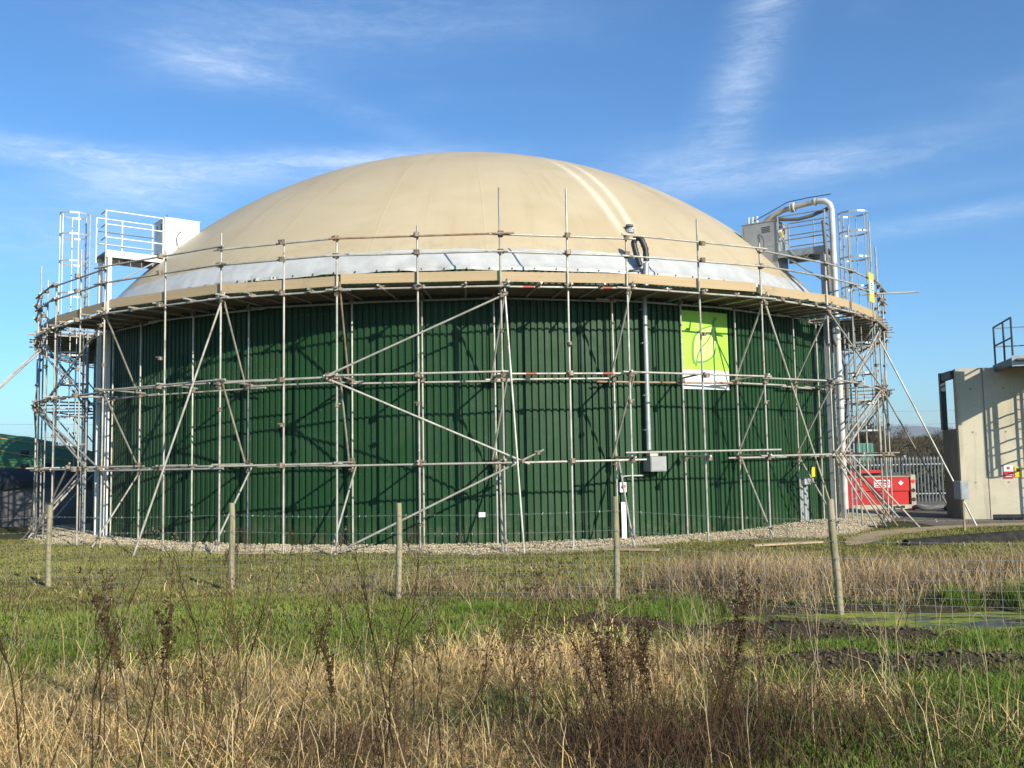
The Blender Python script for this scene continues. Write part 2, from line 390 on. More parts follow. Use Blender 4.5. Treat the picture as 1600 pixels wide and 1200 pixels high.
M_TWIG = simple('winter_twigs', (.115, .085, .045), (.075, .062, .030), .5, .95, 0, 0)
M_LEAF = simple('thicket_shade_green', (.04, .06, .02), (.07, .08, .03), 1, .8, 0, 0)
def m_tint(n, b):
    a = n.n('ShaderNodeVertexColor', layer_name='tint'); g = n.n('ShaderNodeNewGeometry')
    k = n.m('ADD', .85, n.m('MULTIPLY', g.outputs['Random Per Island'], .30))
    x = n.n('ShaderNodeVectorMath', operation='SCALE'); n.t.links.new(a.outputs[0], x.inputs[0]); n.t.links.new(k, x.inputs['Scale'])
    n.t.links.new(x.outputs[0], b.inputs['Base Color']); b.inputs['Roughness'].default_value = .8; b.inputs['Specular IOR Level'].default_value = .10
M_TINT = mat('blades', m_tint)
def m_ground(n, b):
    p = pos(n); a = n.n('ShaderNodeVertexColor', layer_name='tint')
    s = n.n('ShaderNodeSeparateColor'); n.t.links.new(a.outputs[0], s.inputs[0])
    f1 = n.noise(2.2, 6, .65, p); f2 = n.noise(11, 5, .65, p); f3 = n.noise(45, 3, .6, p)
    c = n.mix(n.ramp(f1, .3, .7), (.075, .066, .026, 1), (.12, .092, .042, 1))
    c = n.mix(n.ramp(f2, .35, .7), c, (.075, .085, .025, 1))
    c = n.mix(s.outputs[1], c, n.mix(n.ramp(f2, .3, .7), (.036, .060, .012, 1), (.065, .082, .020, 1)))  # green and straw ground darkened for the shade between the blades
    c = n.mix(s.outputs[0], c, n.mix(n.ramp(f2, .3, .7), (.17, .115, .05, 1), (.28, .195, .09, 1)))
    c = n.mix(s.outputs[2], c, n.mix(n.ramp(f2, .3, .7), (.050, .036, .024, 1), (.10, .075, .048, 1)))
    c = n.mix(n.m('MULTIPLY', n.ramp(f3, .4, .7), .45), c, (.05, .045, .02, 1))
    n.set(b.inputs['Base Color'], c); b.inputs['Roughness'].default_value = .95; b.inputs['Specular IOR Level'].default_value = .15
    bump(n, b, n.m('ADD', f2, n.m('MULTIPLY', f3, .5)), .8, .04)
M_GROUND = mat('meadow_soil', m_ground)
M_GRAVEL = simple('gravel_bed', (.44, .365, .25), (.30, .24, .155), 30, .9, 0, .8)
M_STONE = simple('gravel_stone', (.66, .57, .40), (.46, .38, .26), 14, .9, 0, .1)
M_TRACK = simple('sandy_track', (.43, .32, .18), (.31, .225, .125), 6, .95, 0, .5)
M_YARD = simple('yard_hardcore', (.105, .082, .058), (.19, .15, .105), 3, .95, 0, .5)
M_CLOD = simple('mud_clod', (.070, .048, .028), (.125, .092, .056), 5, .95, 0, .5)
def m_pond(n, b):
    p = pos(n); v = n.scalevec(p, (.5, 1.5, 1))
    f = n.ramp(n.noise(1.15, 7, .68, v, .6), .44, .52); g = n.noise(14, 4, .6, p)
    alg = n.mix(n.ramp(g, .3, .7), (.33, .35, .022, 1), (.19, .22, .024, 1))
    n.set(b.inputs['Base Color'], n.mix(f, (.045, .046, .032, 1), alg)); n.set(b.inputs['Roughness'], n.ramp(f, 0, 1, .16, .75))
    bump(n, b, n.m('MULTIPLY', n.m('ADD', f, g), 1.0), .25, .01)
M_POND = mat('algae_water', m_pond)
M_HILL = simple('wooded_hill', (.030, .033, .020), (.090, .078, .046), .010, 1, 0, 0)
M_STEMD = simple('dark_dead_stem', (.028, .017, .012), (.055, .032, .020), 9, .9, 0, 0, 0, .08)
M_STEMR = simple('red_brown_stem', (.095, .050, .030), (.065, .036, .023), 9, .9, 0, 0, 0, .08)
M_STEMP = simple('pale_dead_stem', (.44, .34, .20), (.32, .235, .14), 9, .9, 0, 0, 0, .08)
M_SEED = simple('dark_seed_head', (.050, .034, .017), (.080, .050, .026), 20, .95, 0, 0, 0, .08)
M_SEEDG = simple('grey_seed_head', (.20, .165, .125), (.14, .11, .08), 20, .95, 0, 0, 0, .08)
#@@STRUCTURE
# ------------------------------------------------------------------ the ground, one sheet out to the horizon
def grid_axis(lo, hi, fine_lo, fine_hi, step, grow):
    a = list(np.arange(fine_lo, fine_hi+1e-6, step)); s = step
    while a[-1] < hi: s *= grow; a.append(min(hi, a[-1]+s))
    b = []; s = step; c = fine_lo
    while c > lo: s *= grow; c = max(lo, c-s); b.append(c)
    return np.array(b[::-1]+a)
gx = grid_axis(-7000, 7000, -9, 9, .09, 1.14); gy = grid_axis(-300, 9000, 4.0, 15.5, .08, 1.10)
X, Y = np.meshgrid(gx, gy); Z = gz(X, Y)
ta, gr_, mu = masks(X, Y)
far = sstep(Y, 20, 26)
nx, ny = len(gx), len(gy)
idx = np.arange(nx*ny).reshape(ny, nx)
quads = np.stack([idx[:-1, :-1], idx[:-1, 1:], idx[1:, 1:], idx[1:, :-1]], -1).reshape(-1, 4)
me = fastmesh('ground', np.stack([X, Y, Z], -1).reshape(-1, 3), quads, None, M_GROUND,
              np.stack([ta*(1-far), gr_*(1-far)+far*.35, mu*(1-far)], -1).reshape(-1, 3))
me.shade_smooth()
tag(link('ground', me), kind='structure')

def sheet(name, outline, z, m, kind='structure', lift=0.0):
    """a flat or draped patch: outline is two rails of points"""
    a, b2 = outline; n = len(a); k = 8; vs = []; fs = []
    for i in range(n):
        for j in range(k+1):
            t = j/k; x = a[i][0]*(1-t)+b2[i][0]*t; y = a[i][1]*(1-t)+b2[i][1]*t
            vs.append((x, y, z if z is not None else gz1(x, y)+lift))
    for i in range(n-1):
        for j in range(k): fs.append((i*(k+1)+j, i*(k+1)+j+1, (i+1)*(k+1)+j+1, (i+1)*(k+1)+j))
    mb = MB().add(vs, fs); o = mb.build(name, m, None, True); tag(o, kind=kind); return o
# hardcore yard beyond the tank on the right
yard = [[(11.5, y) for y in np.linspace(25.2, 42, 10)], [(34, y) for y in np.linspace(25.2, 42, 10)]]
sheet('yard', yard, .012, M_YARD)
# sandy track that curves from the yard down towards the gravel
tr = [(7.3, 20.6), (7.7, 21.3), (8.4, 22.6), (9.5, 24.0), (11.2, 25.1), (13.2, 25.8), (16, 26.2)]
tq = []
for (ax, ay), (bx_, by_) in zip(tr[:-1], tr[1:]):
    for k in range(8): tq.append((ax+(bx_-ax)*k/8, ay+(by_-ay)*k/8))
wl_ = [(.05+.32*min(1, i/14))*(.8+.5*float(vnoise(x, y, .5, 31))) for i, (x, y) in enumerate(tq)]; wr_ = [(.05+.34*min(1, i/14))*(.8+.5*float(vnoise(x, y, .5, 32))) for i, (x, y) in enumerate(tq)]
sheet('track', [[(x-h*.6, y+h) for (x, y), h in zip(tq, wl_)], [(x+h*.6, y-h) for (x, y), h in zip(tq, wr_)]], None, M_TRACK, lift=.016)
# stagnant ditch water with algae
pc = [(1.7, 10.3, .10), (2.2, 10.25, .30), (2.9, 10.15, .48), (3.6, 10.08, .64), (4.4, 10.0, .72), (5.6, 9.9, .76), (7.2, 9.8, .75), (9.5, 9.7, .7)]
sheet('ditch_water', [[(x, y+h*1.0) for x, y, h in pc], [(x, y-h) for x, y, h in pc]], .225, M_POND)
def gravel_w(th):
    th = np.asarray(th, float)
    return 1.42+.35*np.sin(th*.21)+.3*np.sin(th*.083+1)+np.where((th > 30) & (th < 60), np.sin((th-30)/30*math.pi), 0)+.35*(vnoise(th, th*0, 1.1, 33)-.5)+.2*(vnoise(th, th*0, .4, 34)-.5)
# gravel apron round the tank: a lumpy bed with loose stones on it
vs = []; fs = []; na, nr = 420, 9
for i in range(na+1):
    th = -100+200*i/na
    for j in range(nr):
        wid = float(gravel_w(th))
        t = j/(nr-1); r = RT-.05+t*(wid+.05); p = ring(th, r, 0)
        hump = .05+.16*math.exp(-((th-45)/9)**2)*math.sin(math.pi*min(1, t*1.1))
        z = hump*(1-t**3)+.02*math.sin(th*7+r*5)+.015*random.random()-(.03 if j == nr-1 else 0)+max(0, gz1(p.x, p.y))*t
        vs.append((p.x, p.y, z+.01))
for i in range(na):
    for j in range(nr-1): fs.append((i*nr+j, (i+1)*nr+j, (i+1)*nr+j+1, i*nr+j+1))
gv = vs
tag(MB().add(vs, fs).build('gravel_bed', M_GRAVEL), kind='structure')
octv = np.array([(1, 0, 0), (0, 1, 0), (-1, 0, 0), (0, -1, 0), (0, 0, .7), (0, 0, -.5)], float)
octf = np.array([(0, 1, 4), (1, 2, 4), (2, 3, 4), (3, 0, 4), (1, 0, 5), (2, 1, 5), (3, 2, 5), (0, 3, 5)])
def lumps(name, P, S, m):
    n = len(P); rot = rng.random(n)*6.28
    v = octv[None]*(1+.9*(rng.random((n, 6, 1))-.5))*np.array([1.25, .9, .75])*S[:, None, None]
    x = v[..., 0]*np.cos(rot)[:, None]-v[..., 1]*np.sin(rot)[:, None]; y = v[..., 0]*np.sin(rot)[:, None]+v[..., 1]*np.cos(rot)[:, None]
    V = np.stack([x, y, v[..., 2]], -1)+P[:, None]
    T = (octf[None]+np.arange(n)[:, None, None]*6).reshape(-1, 3)
    return fastmesh(name, V.reshape(-1, 3), None, T, m)
n = 25000; th = rng.uniform(-62, 62, n); q = rng.random(n)
i0 = ((th+100)/200*na).astype(int); jj = np.minimum((q**.8*nr).astype(int), nr-1)
P = np.array(gv)[i0*nr+jj]; P = P+np.stack([rng.normal(0, .12, n), rng.normal(0, .12, n), np.full(n, .012)], -1)
keepm = np.hypot(P[:, 0]-CX, P[:, 1]-CY) > RT+.06
tag(link('gravel_stones', lumps('gravel_stones', P[keepm], rng.uniform(.010, .028, n)[keepm], M_STONE)), kind='stuff')
# clods along the churned banks of the ditch
cl = []
for pts, sd_, k in ((RIDGE1, .19, 1500), (RIDGE2, .19, 1000), ([(1.7, 11.0), (4.5, 10.95), (8, 10.6)], .16, 300)):
    pts = np.array(pts); s = rng.random(k)*(len(pts)-1); i = s.astype(int); f_ = (s-i)[:, None]
    p = pts[i]*(1-f_)+pts[i+1]*f_+rng.normal(0, sd_, (k, 2)); cl.append(p)
cl = np.concatenate(cl); cl = cl[cl[:, 0] > .8]; S = np.minimum(rng.gamma(1.2, .008, len(cl))+.005, .032)
P = np.column_stack([cl, gz(cl[:, 0], cl[:, 1])+S*.15])
tag(link('mud_clods', lumps('mud_clods', P, S, M_CLOD)), kind='stuff')

# far wooded hill
vs = []; fs = []; xs = np.linspace(-6000, 7000, 160)
for i, x in enumerate(xs):
    top = np.interp(x, [-6000, -1500, -500, 200, 900, 1300, 1700, 2600, 4500, 7000], [8, 8, 12, 40, 92, 102, 96, 84, 70, 60])+6*math.sin(x*.006)+4*math.sin(x*.017+1)+2.5*random.random()
    for t, y in ((0, 2700), (.35, 2950), (.7, 3200), (1.0, 3500), (.9, 4200)): vs.append((x, y, -1+top*t+(3*random.random() if 0 < t < 1 else 0)))
for i in range(len(xs)-1):
    for j in range(4): fs.append((i*5+j, (i+1)*5+j, (i+1)*5+j+1, i*5+j+1))
tag(MB().add(vs, fs).build('hills', M_HILL, None, True), kind='structure')

# ------------------------------------------------------------------ the digester tank
tank = empty('digester_tank', (CX, CY, 0), 'big round green corrugated tank under a beige inflated dome', 'tank')
NS, RIB = 81, 6
def sheet_mesh():
    vs = []; fs = []; da = 2*math.pi/NS; pr = []
    for k in range(RIB):
        a0 = da*k/RIB; p = da/RIB
        for u, d in ((0.0, 0), (.27, 0), (.36, .056), (.91, .056)): pr.append((a0+u*p, RT+d))
        pr.append((a0+p*.999, RT))
    for z in (-.06, WALL_H):
        for a, r in pr: vs.append((r*math.sin(a), -r*math.cos(a), z))
    n = len(pr)
    for i in range(n-1): fs.append((i, i+1, n+i+1, n+i))
    return MB().add(vs, fs).mesh('cladding_sheet', M_CLAD)
csm = sheet_mesh()
for k in range(NS):
    o = link('cladding_sheet', csm, tank); o.rotation_euler.z = 2*math.pi*k/NS; s = 1+random.uniform(-.0004, .0004); o.scale = (s, s, 1)
fp = []
for k in range(NS*RIB):
    th = 360*(k+.63)/(NS*RIB)
    if not (th < 75 or th > 285): continue
    for z in (.45, 1.75, 3.05, 4.35, 5.65): fp.append(tuple(ring(th, RT+.057, z)-Vector((CX, CY, 0))))
fo = link('cladding_screws', lumps('cladding_screws', np.array(fp), np.full(len(fp), .011), M_GALV), tank); fo['kind'] = 'stuff'
# dome: 27 welded gores
NG = 27
def gore():
    vs = []; fs = []; na_, nr_ = 7, 30; w_ = 2*math.pi/NG
    for j in range(nr_+1):
        ph = math.asin(RT/DR)*(1-j/nr_)
        for i in range(na_+1):
            t = i/na_; a = (t-.5)*w_
            lift = 0.0
            r = (DR+lift)*math.sin(ph); vs.append((r*math.sin(a), -r*math.cos(a), DC+(DR+lift)*math.cos(ph)))
        # the welded lap: a narrow proud strip along one edge
    for j in range(nr_):
        for i in range(na_): fs.append((j*(na_+1)+i, j*(na_+1)+i+1, (j+1)*(na_+1)+i+1, (j+1)*(na_+1)+i))
    lap = len(vs); wl = .022
    for j in range(nr_+1):
        ph = math.asin(RT/DR)*(1-j/nr_); r = DR*math.sin(ph); a = -.5*w_
        for d, l in ((-wl, .0004), (-wl*.5, .0026), (wl*.5, .0032), (wl, .0004)):
            aa = a+d/max(r, .3); rr = (DR+l)*math.sin(ph); vs.append((rr*math.sin(aa), -rr*math.cos(aa), DC+(DR+l)*math.cos(ph)))
    for j in range(nr_):
        for i in range(3): fs.append((lap+j*4+i, lap+j*4+i+1, lap+(j+1)*4+i+1, lap+(j+1)*4+i))
    m = MB().add(vs, fs).mesh('membrane_gore', M_DOME); m.shade_smooth(); return m
gm = gore()
for k in range(NG):
    o = link('membrane_gore', gm, tank); o.rotation_euler.z = R_(4.6+360/NG*(k+.5))
# white edge sheet clamped over the foot of the dome
vs = []; fs = []; na_, nz = 720, 9
wr = [(-22.5, 1.0), (-19.5, .8), (-27, .6), (-31, .5), (-6, .5), (-3, .6), (0, .6), (3, .4), (9, .3), (14, .3), (26, .3), (38, .4)]
for i in range(na_):
    a = 360*i/na_-180
    sc_b = .035*(.5+.5*math.sin(a*.8))*(1 if -14 < a < 8 else .3)+.006*abs(math.sin(a*1.45*math.pi/4))
    zb = 6.58+sc_b; zt = 7.22+.012*math.sin(a*.9)+.02*random.random()
    w_amt = sum(k*math.exp(-((a-c)/1.3)**2) for c, k in wr)+.10
    for j in range(nz):
        t = j/(nz-1); z = zb+(zt-zb)*t
        r = max(dome_r(max(z, DZ)), 0)+.018 if z > DZ else RT+.080
        r = min(r, RT+.080)
        r += w_amt*.05*math.sin(a*9+6*t+2*math.sin(a*3.1))*(1-t)**1.3+.006*math.sin(a*4+t*5)
        if j == nz-1: r -= .014
        p = (r*math.sin(R_(a)), -r*math.cos(R_(a)), z); vs.append(p)
for i in range(na_):
    for j in range(nz-1):
        i2 = (i+1) % na_; fs.append((i*nz+j, i2*nz+j, i2*nz+j+1, i*nz+j+1))
MB().add(vs, fs).build('edge_sheet', M_SKIRT, tank, True)
mb = MB()
for k in range(150):
    th = -180+2.4*k; p = ring(th, RT+.096, 6.635)-Vector((CX, CY, 0)); mb.box(p, (.025, .025, .035), Matrix.Rotation(R_(th), 3, 'Z'))
tag(mb.build('clamp_bolts', M_DARK, tank), kind='stuff')

# ------------------------------------------------------------------ scaffold
scaf = empty('scaffold', (CX, CY, 0), 'grey tubular steel scaffold with plank walkway built round the green tank', 'scaffold')
um = {}
def unit_tube(m, n=9):
    if m.name not in um:
        mb = MB().tube([(0, 0, 0), (0, 0, 1)], 1.0, n); um[m.name] = mb.mesh('tube', m, True)
    return um[m.name]
def stick(name, p0, p1, parent=scaf, m=M_TUBE, r=.0245):
    p0 = Vector(p0); p1 = Vector(p1); d = p1-p0
    o = link(name, unit_tube(m)); q = d.to_track_quat('Z', 'Y').to_matrix().to_4x4()
    mtx = Matrix.Translation(p0) @ q @ Matrix.Diagonal((r, r, d.length, 1))
    if parent is not None:
        o.parent = parent; o.matrix_basis = Matrix.Translation(-parent.location) @ mtx
    else: o.matrix_basis = mtx
    return o
coup = MB()
def clamp_at(p, th, s=1.0):
    M = Matrix.Rotation(R_(th+random.uniform(-25, 25)), 3, 'Z') @ Matrix.Rotation(random.uniform(-.3, .3), 3, 'X')
    coup.box(p, (.105*s, .125*s, .095*s), M, .025*s)
    o = M @ Vector((.055*random.choice((-1, 1)), -.05, .03)); coup.box(Vector(p)+o, (.05, .025, .025), M)
RO, RI = 14.61, 13.25
MAJ = [-94.5, -87, -79.5, -72, -64.5, -57.2, -48.9, -36.8, -20.75, -9.2, 5.4, 16.95, 32.1, 42.9, 49.0, 57.2, 64.5, 72, 79.5, 87, 94.5]
MID = {-53.1: 7.4, -42.3: 7.8, -28.0: 7.26, -14.35: 7.12, -1.97: 7.33, 11.4: 8.19, 24.9: 7.71, 61.0: 8.3}
TOPS = {-57.2: 8.0, -48.9: 7.15, -36.8: 7.9, -20.75: 7.44, -9.2: 7.15, 5.4: 8.15, 16.95: 7.1, 32.1: 7.27, 42.9: 7.32, 49.0: 8.38, 57.2: 8.9}
INN = {-57.2: -59, -48.9: -46.5, -36.8: -39.25, -28.0: -29.6, -20.75: -21.7, -9.2: -9.65, -1.97: -2.3, 5.4: 5.1, 16.95: 17.8, 24.9: 26.2, 32.1: 34.1, 42.9: 45.6, 49.0: 52.3, 57.2: 58.5}
def chord_pt(a, b, f, r, z):
    p = ring(a, r, z); q = ring(b, r, z); return p+(q-p)*f
def out_pos(th, z):
    if th in MAJ: return ring(th, RO, z)
    for a, b in zip(MAJ[:-1], MAJ[1:]):
        if a < th < b:
            # foot of the standard on the straight ledger between two main frames
            best = min((abs(math.degrees(math.atan2(p.x-CX, -(p.y-CY)))-th), f) for f in np.linspace(0, 1, 201) for p in [chord_pt(a, b, f, RO, z)])
            return chord_pt(a, b, best[1], RO, z)
ALL = sorted(set(MAJ) | set(MID))
for th in ALL:
    top = TOPS.get(th, MID.get(th, 7.2)); b = out_pos(th, 0); b.z = gz1(b.x, b.y)+.02
    t = b.copy(); t.z = top; t.x += random.uniform(-.02, .02)
    stick('standard', b, t)
    for z in (1.98, 3.92, 5.9, 6.68, 7.08): clamp_at(ring(th, RO+.03, z), th, 1.15)
    clamp_at(ring(th, RO, random.choice((2.9, 3.3, 4.6, 4.9))), th, .85)
for th in sorted(set(MAJ) | set(INN)):
    ti = INN.get(th, th); b = ring(ti, RI, .03); t = ring(ti, RI, random.choice((5.98, 6.02, 6.1)))
    stick('standard', b, t)
    for z in (1.98, 3.92, 5.88): clamp_at(ring(ti, RI, z), ti, 1.0)
LOWZ = {16.95: 2.14, -20.75: 2.0, 32.1: 2.02, -36.8: 1.93}
for a, b in zip(MAJ[:-1], MAJ[1:]):
    odd = MAJ.index(a) % 2
    for z0, rr, nm in ((LOWZ.get(a, 1.97), RO+.05, 'ledger'), (3.92+.04*odd, RO+.05, 'ledger'), (5.88, RO+.05, 'ledger'), (3.93-.05*odd, RI-.05, 'ledger'), (5.86, RI-.05, 'ledger'),
                       (6.68+random.uniform(-.03, .03), RO+.05, 'guard_rail'), (7.08+random.uniform(-.03, .03), RO+.05, 'guard_rail')):
        off = .05*odd
        p = chord_pt(a, b, 0, rr+off, z0+random.uniform(-.02, .02)); q = chord_pt(a, b, 1, rr+off, z0+random.uniform(-.02, .02)); d = (q-p).normalized()
        p2 = p-d*random.uniform(.1, .32); q2 = q+d*random.uniform(.1, .38)
        m = M_RUST if random.random() < .07 else M_TUBE
        o = stick(nm, p2, q2, m=m)
        if (a, z0) == (5.4, 5.88) or (a == 5.4 and nm == 'ledger' and abs(z0-3.92) < .06 and rr > 14):
            for f_ in (.20, .75):
                k = link('paint_band', unit_tube(M_RED), o); k.matrix_basis = Matrix.Translation((0, 0, f_)) @ Matrix.Diagonal((1.06, 1.06, .075, 1))
    if -66 < a < 60:                                              # doubled tube on the first lift
        p = chord_pt(a, b, .02, RI, 1.97+.03*odd); q = chord_pt(a, b, .98, RI, 1.97+.03*odd)
        if a in (-36.8, -20.75, 32.1, 42.9, 49.0, -57.2, -48.9): stick('ledger', p, q)
        if a in (-57.2, -48.9, -36.8, -20.75):
            p = chord_pt(a, b, -.04, 14.2, 3.98); q = chord_pt(a, b, .82, 14.2, 3.98); stick('ledger', p, q)
# transoms: at the frames on each lift, and closer together under the boards
for th in sorted(set(MAJ) | set(INN)):
    ti = INN.get(th, th)
    for z in (2.03, 3.98):
        p = ring(ti, RI-.15, z); q = out_pos(th, z); d = (q-p).normalized(); stick('transom', p, q+d*random.uniform(.12, .35))
for a, b in zip(MAJ[:-1], MAJ[1:]):
    n = 4 if b-a > 10 else 3
    for k in range(n):
        f_ = (k+.12)/n; p = chord_pt(a, b, f_, 13.12, 5.935); q = chord_pt(a, b, f_+random.uniform(-.015, .015), RO+.05, 5.935); d = (q-p).normalized()
        stick('transom', p, q+d*random.uniform(.08, .32)); clamp_at(chord_pt(a, b, f_, RO+.07, 5.90), a, .9)
# walkway boards and toe boards
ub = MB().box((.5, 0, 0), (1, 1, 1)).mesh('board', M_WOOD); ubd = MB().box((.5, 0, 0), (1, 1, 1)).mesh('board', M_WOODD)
def board(name, p, q, wid, hgt, vert=False):
    p = Vector(p); q = Vector(q); d = q-p; x = d.normalized(); up = Vector((0, 0, 1)); y = up.cross(x).normalized(); z = x.cross(y)
    Mx = Matrix((x, y, z)).transposed().to_4x4()
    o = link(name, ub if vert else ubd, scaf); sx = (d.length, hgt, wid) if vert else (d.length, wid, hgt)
    o.matrix_basis = Matrix.Translation(p-scaf.location) @ Mx @ Matrix.Diagonal(sx+(1,)); return o
for a, b in zip(MAJ[:-1], MAJ[1:]):
    odd = MAJ.index(a) % 2; zz = 5.985+.042*odd
    for k in range(6):
        r = 13.14+.236*k
        if (a in (-57.2, 49.0)) and k < 5: continue               # gap where the caged ladders come up
        ext = .10/((b-a)*math.pi/180*r)
        board('deck_board', chord_pt(a, b, -ext if odd else 0, r, zz), chord_pt(a, b, 1+(ext if odd else 0), r, zz+random.uniform(-.004, .004)), .222, .038)
    e = .02 if odd else -.012
    board('toe_board', chord_pt(a, b, e, RO-.045-.04*odd, zz+.137), chord_pt(a, b, 1-e, RO-.045-.04*odd, zz+.137+random.uniform(-.012, .012)), .225, .038, True)
# zig-zag bracing inside the frames
for th in MAJ:
    ti = INN.get(th, th)
    if th in (49.0, -48.9): continue
    e = lambda p, q, k0=.12, k1=.1, m=M_TUBE: stick('brace', p-(q-p).normalized()*k0, q+(q-p).normalized()*k1, m=m)
    e(ring(th+.35, RO-.02, 5.80), ring(ti-.35, RI+.04, 4.02), .3, .1, M_RUST if th == -9.2 else M_TUBE)
    e(ring(th+.35, RO-.02, 3.80), ring(ti-.35, RI+.04, 2.12))
    e(ring(ti+.3, RI+.04, 1.85), ring(th-.3, RO+.12, .12))
    for p in (ring(th, RO, 5.8), ring(ti, RI, 4.0), ring(th, RO, 3.8), ring(ti, RI, 2.1), ring(ti, RI, 1.85), ring(th, RO+.05, .25)): clamp_at(p, th, .8)
# bracing on the outer face
FB = [((-9.9, 3.97), (5.4, 5.66)), ((-9.6, 3.86), (7.0, 1.98)), ((-9.2, .05), (8.3, 2.17)), ((42.6, 5.75), (57.2, 3.95)), ((57.4, 5.6), (48.0, 4.1)),
      ((57.6, 3.9), (42.5, 2.05)), ((58.2, 3.88), (44.2, 2.0)), ((-57.0, 5.5), (-42.6, 4.3)), ((-36.6, 5.6), (-50.5, 3.9)), ((-57.4, 3.75), (-36.6, 2.0)), ((-56.4, 3.70), (-39.0, 2.0)),
      ((-72, 5.6), (-57.2, 3.9)), ((57.2, 3.8), (72, 2.0)), ((72, 5.7), (59, 4.0)), ((-72, 2.0), (-58, 3.8)), ((-87, 5.7), (-72, 3.9)), ((-64.5, .2), (-55, 2.0))]
for (a, z0), (b, z1) in FB:
    p = ring(a, RO+.10, z0); q = ring(b, RO+.10, z1); d = (q-p).normalized()
    stick('brace', p-d*.1, q+d*.15); clamp_at(p, a, .9); clamp_at(q, b, .9)
# rakers propping the scaffold from the ground
RK = [((-20.4, 5.85), (-8.70, 21.45)), ((5.7, 5.72), (.20, 20.25)), ((32.4, 5.75), (8.72, 25.3)), ((57.5, 5.45), (12.56, 25.55)), ((58.5, 3.9), (14.7, 31.6)),
      ((-54.5, 5.4), (-16.9, 22.6)), ((-55.5, 5.5), (-17.1, 23.2)), ((43.2, 2.0), (10.34, 26.1)), ((44.5, 2.02), (10.72, 26.3)), ((46, 2.03), (11.05, 25.6)), ((43.6, 1.75), (9.8, 25.4)),
      ((-40.5, 2.0), (-13.7, 26.0)), ((-43.5, 2.05), (-13.9, 27.1))]
for (a, z0), (x, y) in RK:
    p = ring(a, RO+.06, z0); q = Vector((x, y, gz1(x, y)-.05)); d = (q-p).normalized()
    stick('raker', p-d*.18, q, m=M_RUST if (x, y) in ((10.72, 26.3),) else M_TUBE); clamp_at(p, a, 1.0)
stick('spare_tube', ring(57, RO-.3, 6.72), ring(57, RO-.3, 6.72)+Vector((1.6, -.2, .02)))
k = part(coup, 'coupler', M_COUP, scaf); k['kind'] = 'stuff'
# ------------------------------------------------------------------ platforms, boxes and ladders at the two sides of the tank
def local(theta, s):
    t = R_(theta)
    return lambda r, tt, z: Vector((CX+r*math.sin(t)+s*tt*math.cos(t), CY-r*math.cos(t)+s*tt*math.sin(t), z))
def basis(theta):
    t = R_(theta); return Matrix(((math.sin(t), math.cos(t), 0), (-math.cos(t), math.sin(t), 0), (0, 0, 1)))
def bars(pairs, r, n=6):
    mb = MB()
    for a, b in pairs: mb.tube([a, b], r, n)
    return mb
def platform(theta, s, r0, r1, z, label, mfr, mdeck, rails=(.42, .80, 1.2)):
    L = local(theta, s); B = basis(theta)
    t = empty('access_platform', L((r0+r1)/2, 0, z), label, 'platform')
    n = 5; dr = (r1-r0)/n
    for k in range(n):                                             # open grating panels
        mb = MB(); a = r0+dr*k+.006; b = a+dr-.012
        mb.box(L((a+b)/2, 0, z), (b-a, 1.0, .03), B); part(mb, 'deck_panel', mdeck, t)
    for tt in (.52, -.52):
        mb = MB().box(L((r0+r1)/2, tt, z-.06), (r1-r0+.05, .035, .20), B); part(mb, 'side_beam', mfr, t)
    for r in (r0+.2, (r0+r1)/2, r1-.2):
        part(MB().box(L(r, 0, z-.10), (.06, .98, .10), B), 'cross_beam', mdeck, t)
    for r in (r0, r1):
        for tt in (.5, -.5): part(bars([(L(r, tt, z-.05), L(r, tt, z+rails[-1]))], .021, 8), 'rail_post', mfr, t)
    part(bars([(L(r0+.55*(r1-r0), -.5, z), L(r0+.55*(r1-r0), -.5, z+rails[-1]))], .021, 8), 'rail_post', mfr, t)
    for h in rails:
        for tt in (.5, -.5): part(bars([(L(r0, tt, z+h), L(r1, tt, z+h))], .021, 8), 'handrail', mfr, t)
        part(bars([(L(r1, .5, z+h), L(r1, .0, z+h))], .021, 8), 'handrail', mfr, t)
    for tt in (.46, -.46):
        part(MB().box(L(r1-.12, tt, (z-.15)/2), (.11, .11, z-.15), B), 'support_leg', mfr, t)
    part(bars([(L(r0+.2, .46, z-.14), L(r1-.12, .46, z-1.0))], .025, 6), 'knee_brace', mdeck, t)
    return t
def cage_ladder(theta, s, r, tt, ztop, zbot, label, m, hoops, loc_fn=None, bar=.014):
    """stiles, rungs and safety hoops; the cage bulges outward along +r"""
    L = loc_fn or local(theta, s)
    t = empty('caged_ladder', L(r, tt, zbot), label, 'ladder')
    for d in (-.22, .22): part(bars([(L(r, tt+d, zbot), L(r, tt+d, ztop))], .028, 6), 'stile', m, t)
    z = zbot+.25
    while z < ztop-1.0: part(bars([(L(r, tt-.22, z), L(r, tt+.22, z))], .015, 6), 'rung', m, t); z += .29
    prof = [(0, -.22), (.12, -.34), (.35, -.39), (.58, -.33), (.74, -.17), (.78, 0), (.74, .17), (.58, .33), (.35, .39), (.12, .34), (0, .22)]
    for h in hoops:
        mb = MB()
        for (a, b), (c_, d_) in zip(prof[:-1], prof[1:]):
            p = L(r+a, tt+b, h); q = L(r+c_, tt+d_, h); x = (q-p).normalized(); y = Vector((0, 0, 1)).cross(x)
            mb.box((p+q)/2, ((q-p).length+.004, .008, .05), Matrix((x, y, Vector((0, 0, 1)))).transposed())
        part(mb, 'hoop', m, t)
    for a, b in (prof[2], prof[4], prof[5], prof[6], prof[8]):
        k = .975; part(bars([(L(r+a*k, tt+b*k, hoops[-1]-.02), L(r+a*k, tt+b*k, hoops[0]+.02))], bar, 5), 'cage_bar', m, t)
    return t
LT, RTH = -51.5, 55.0
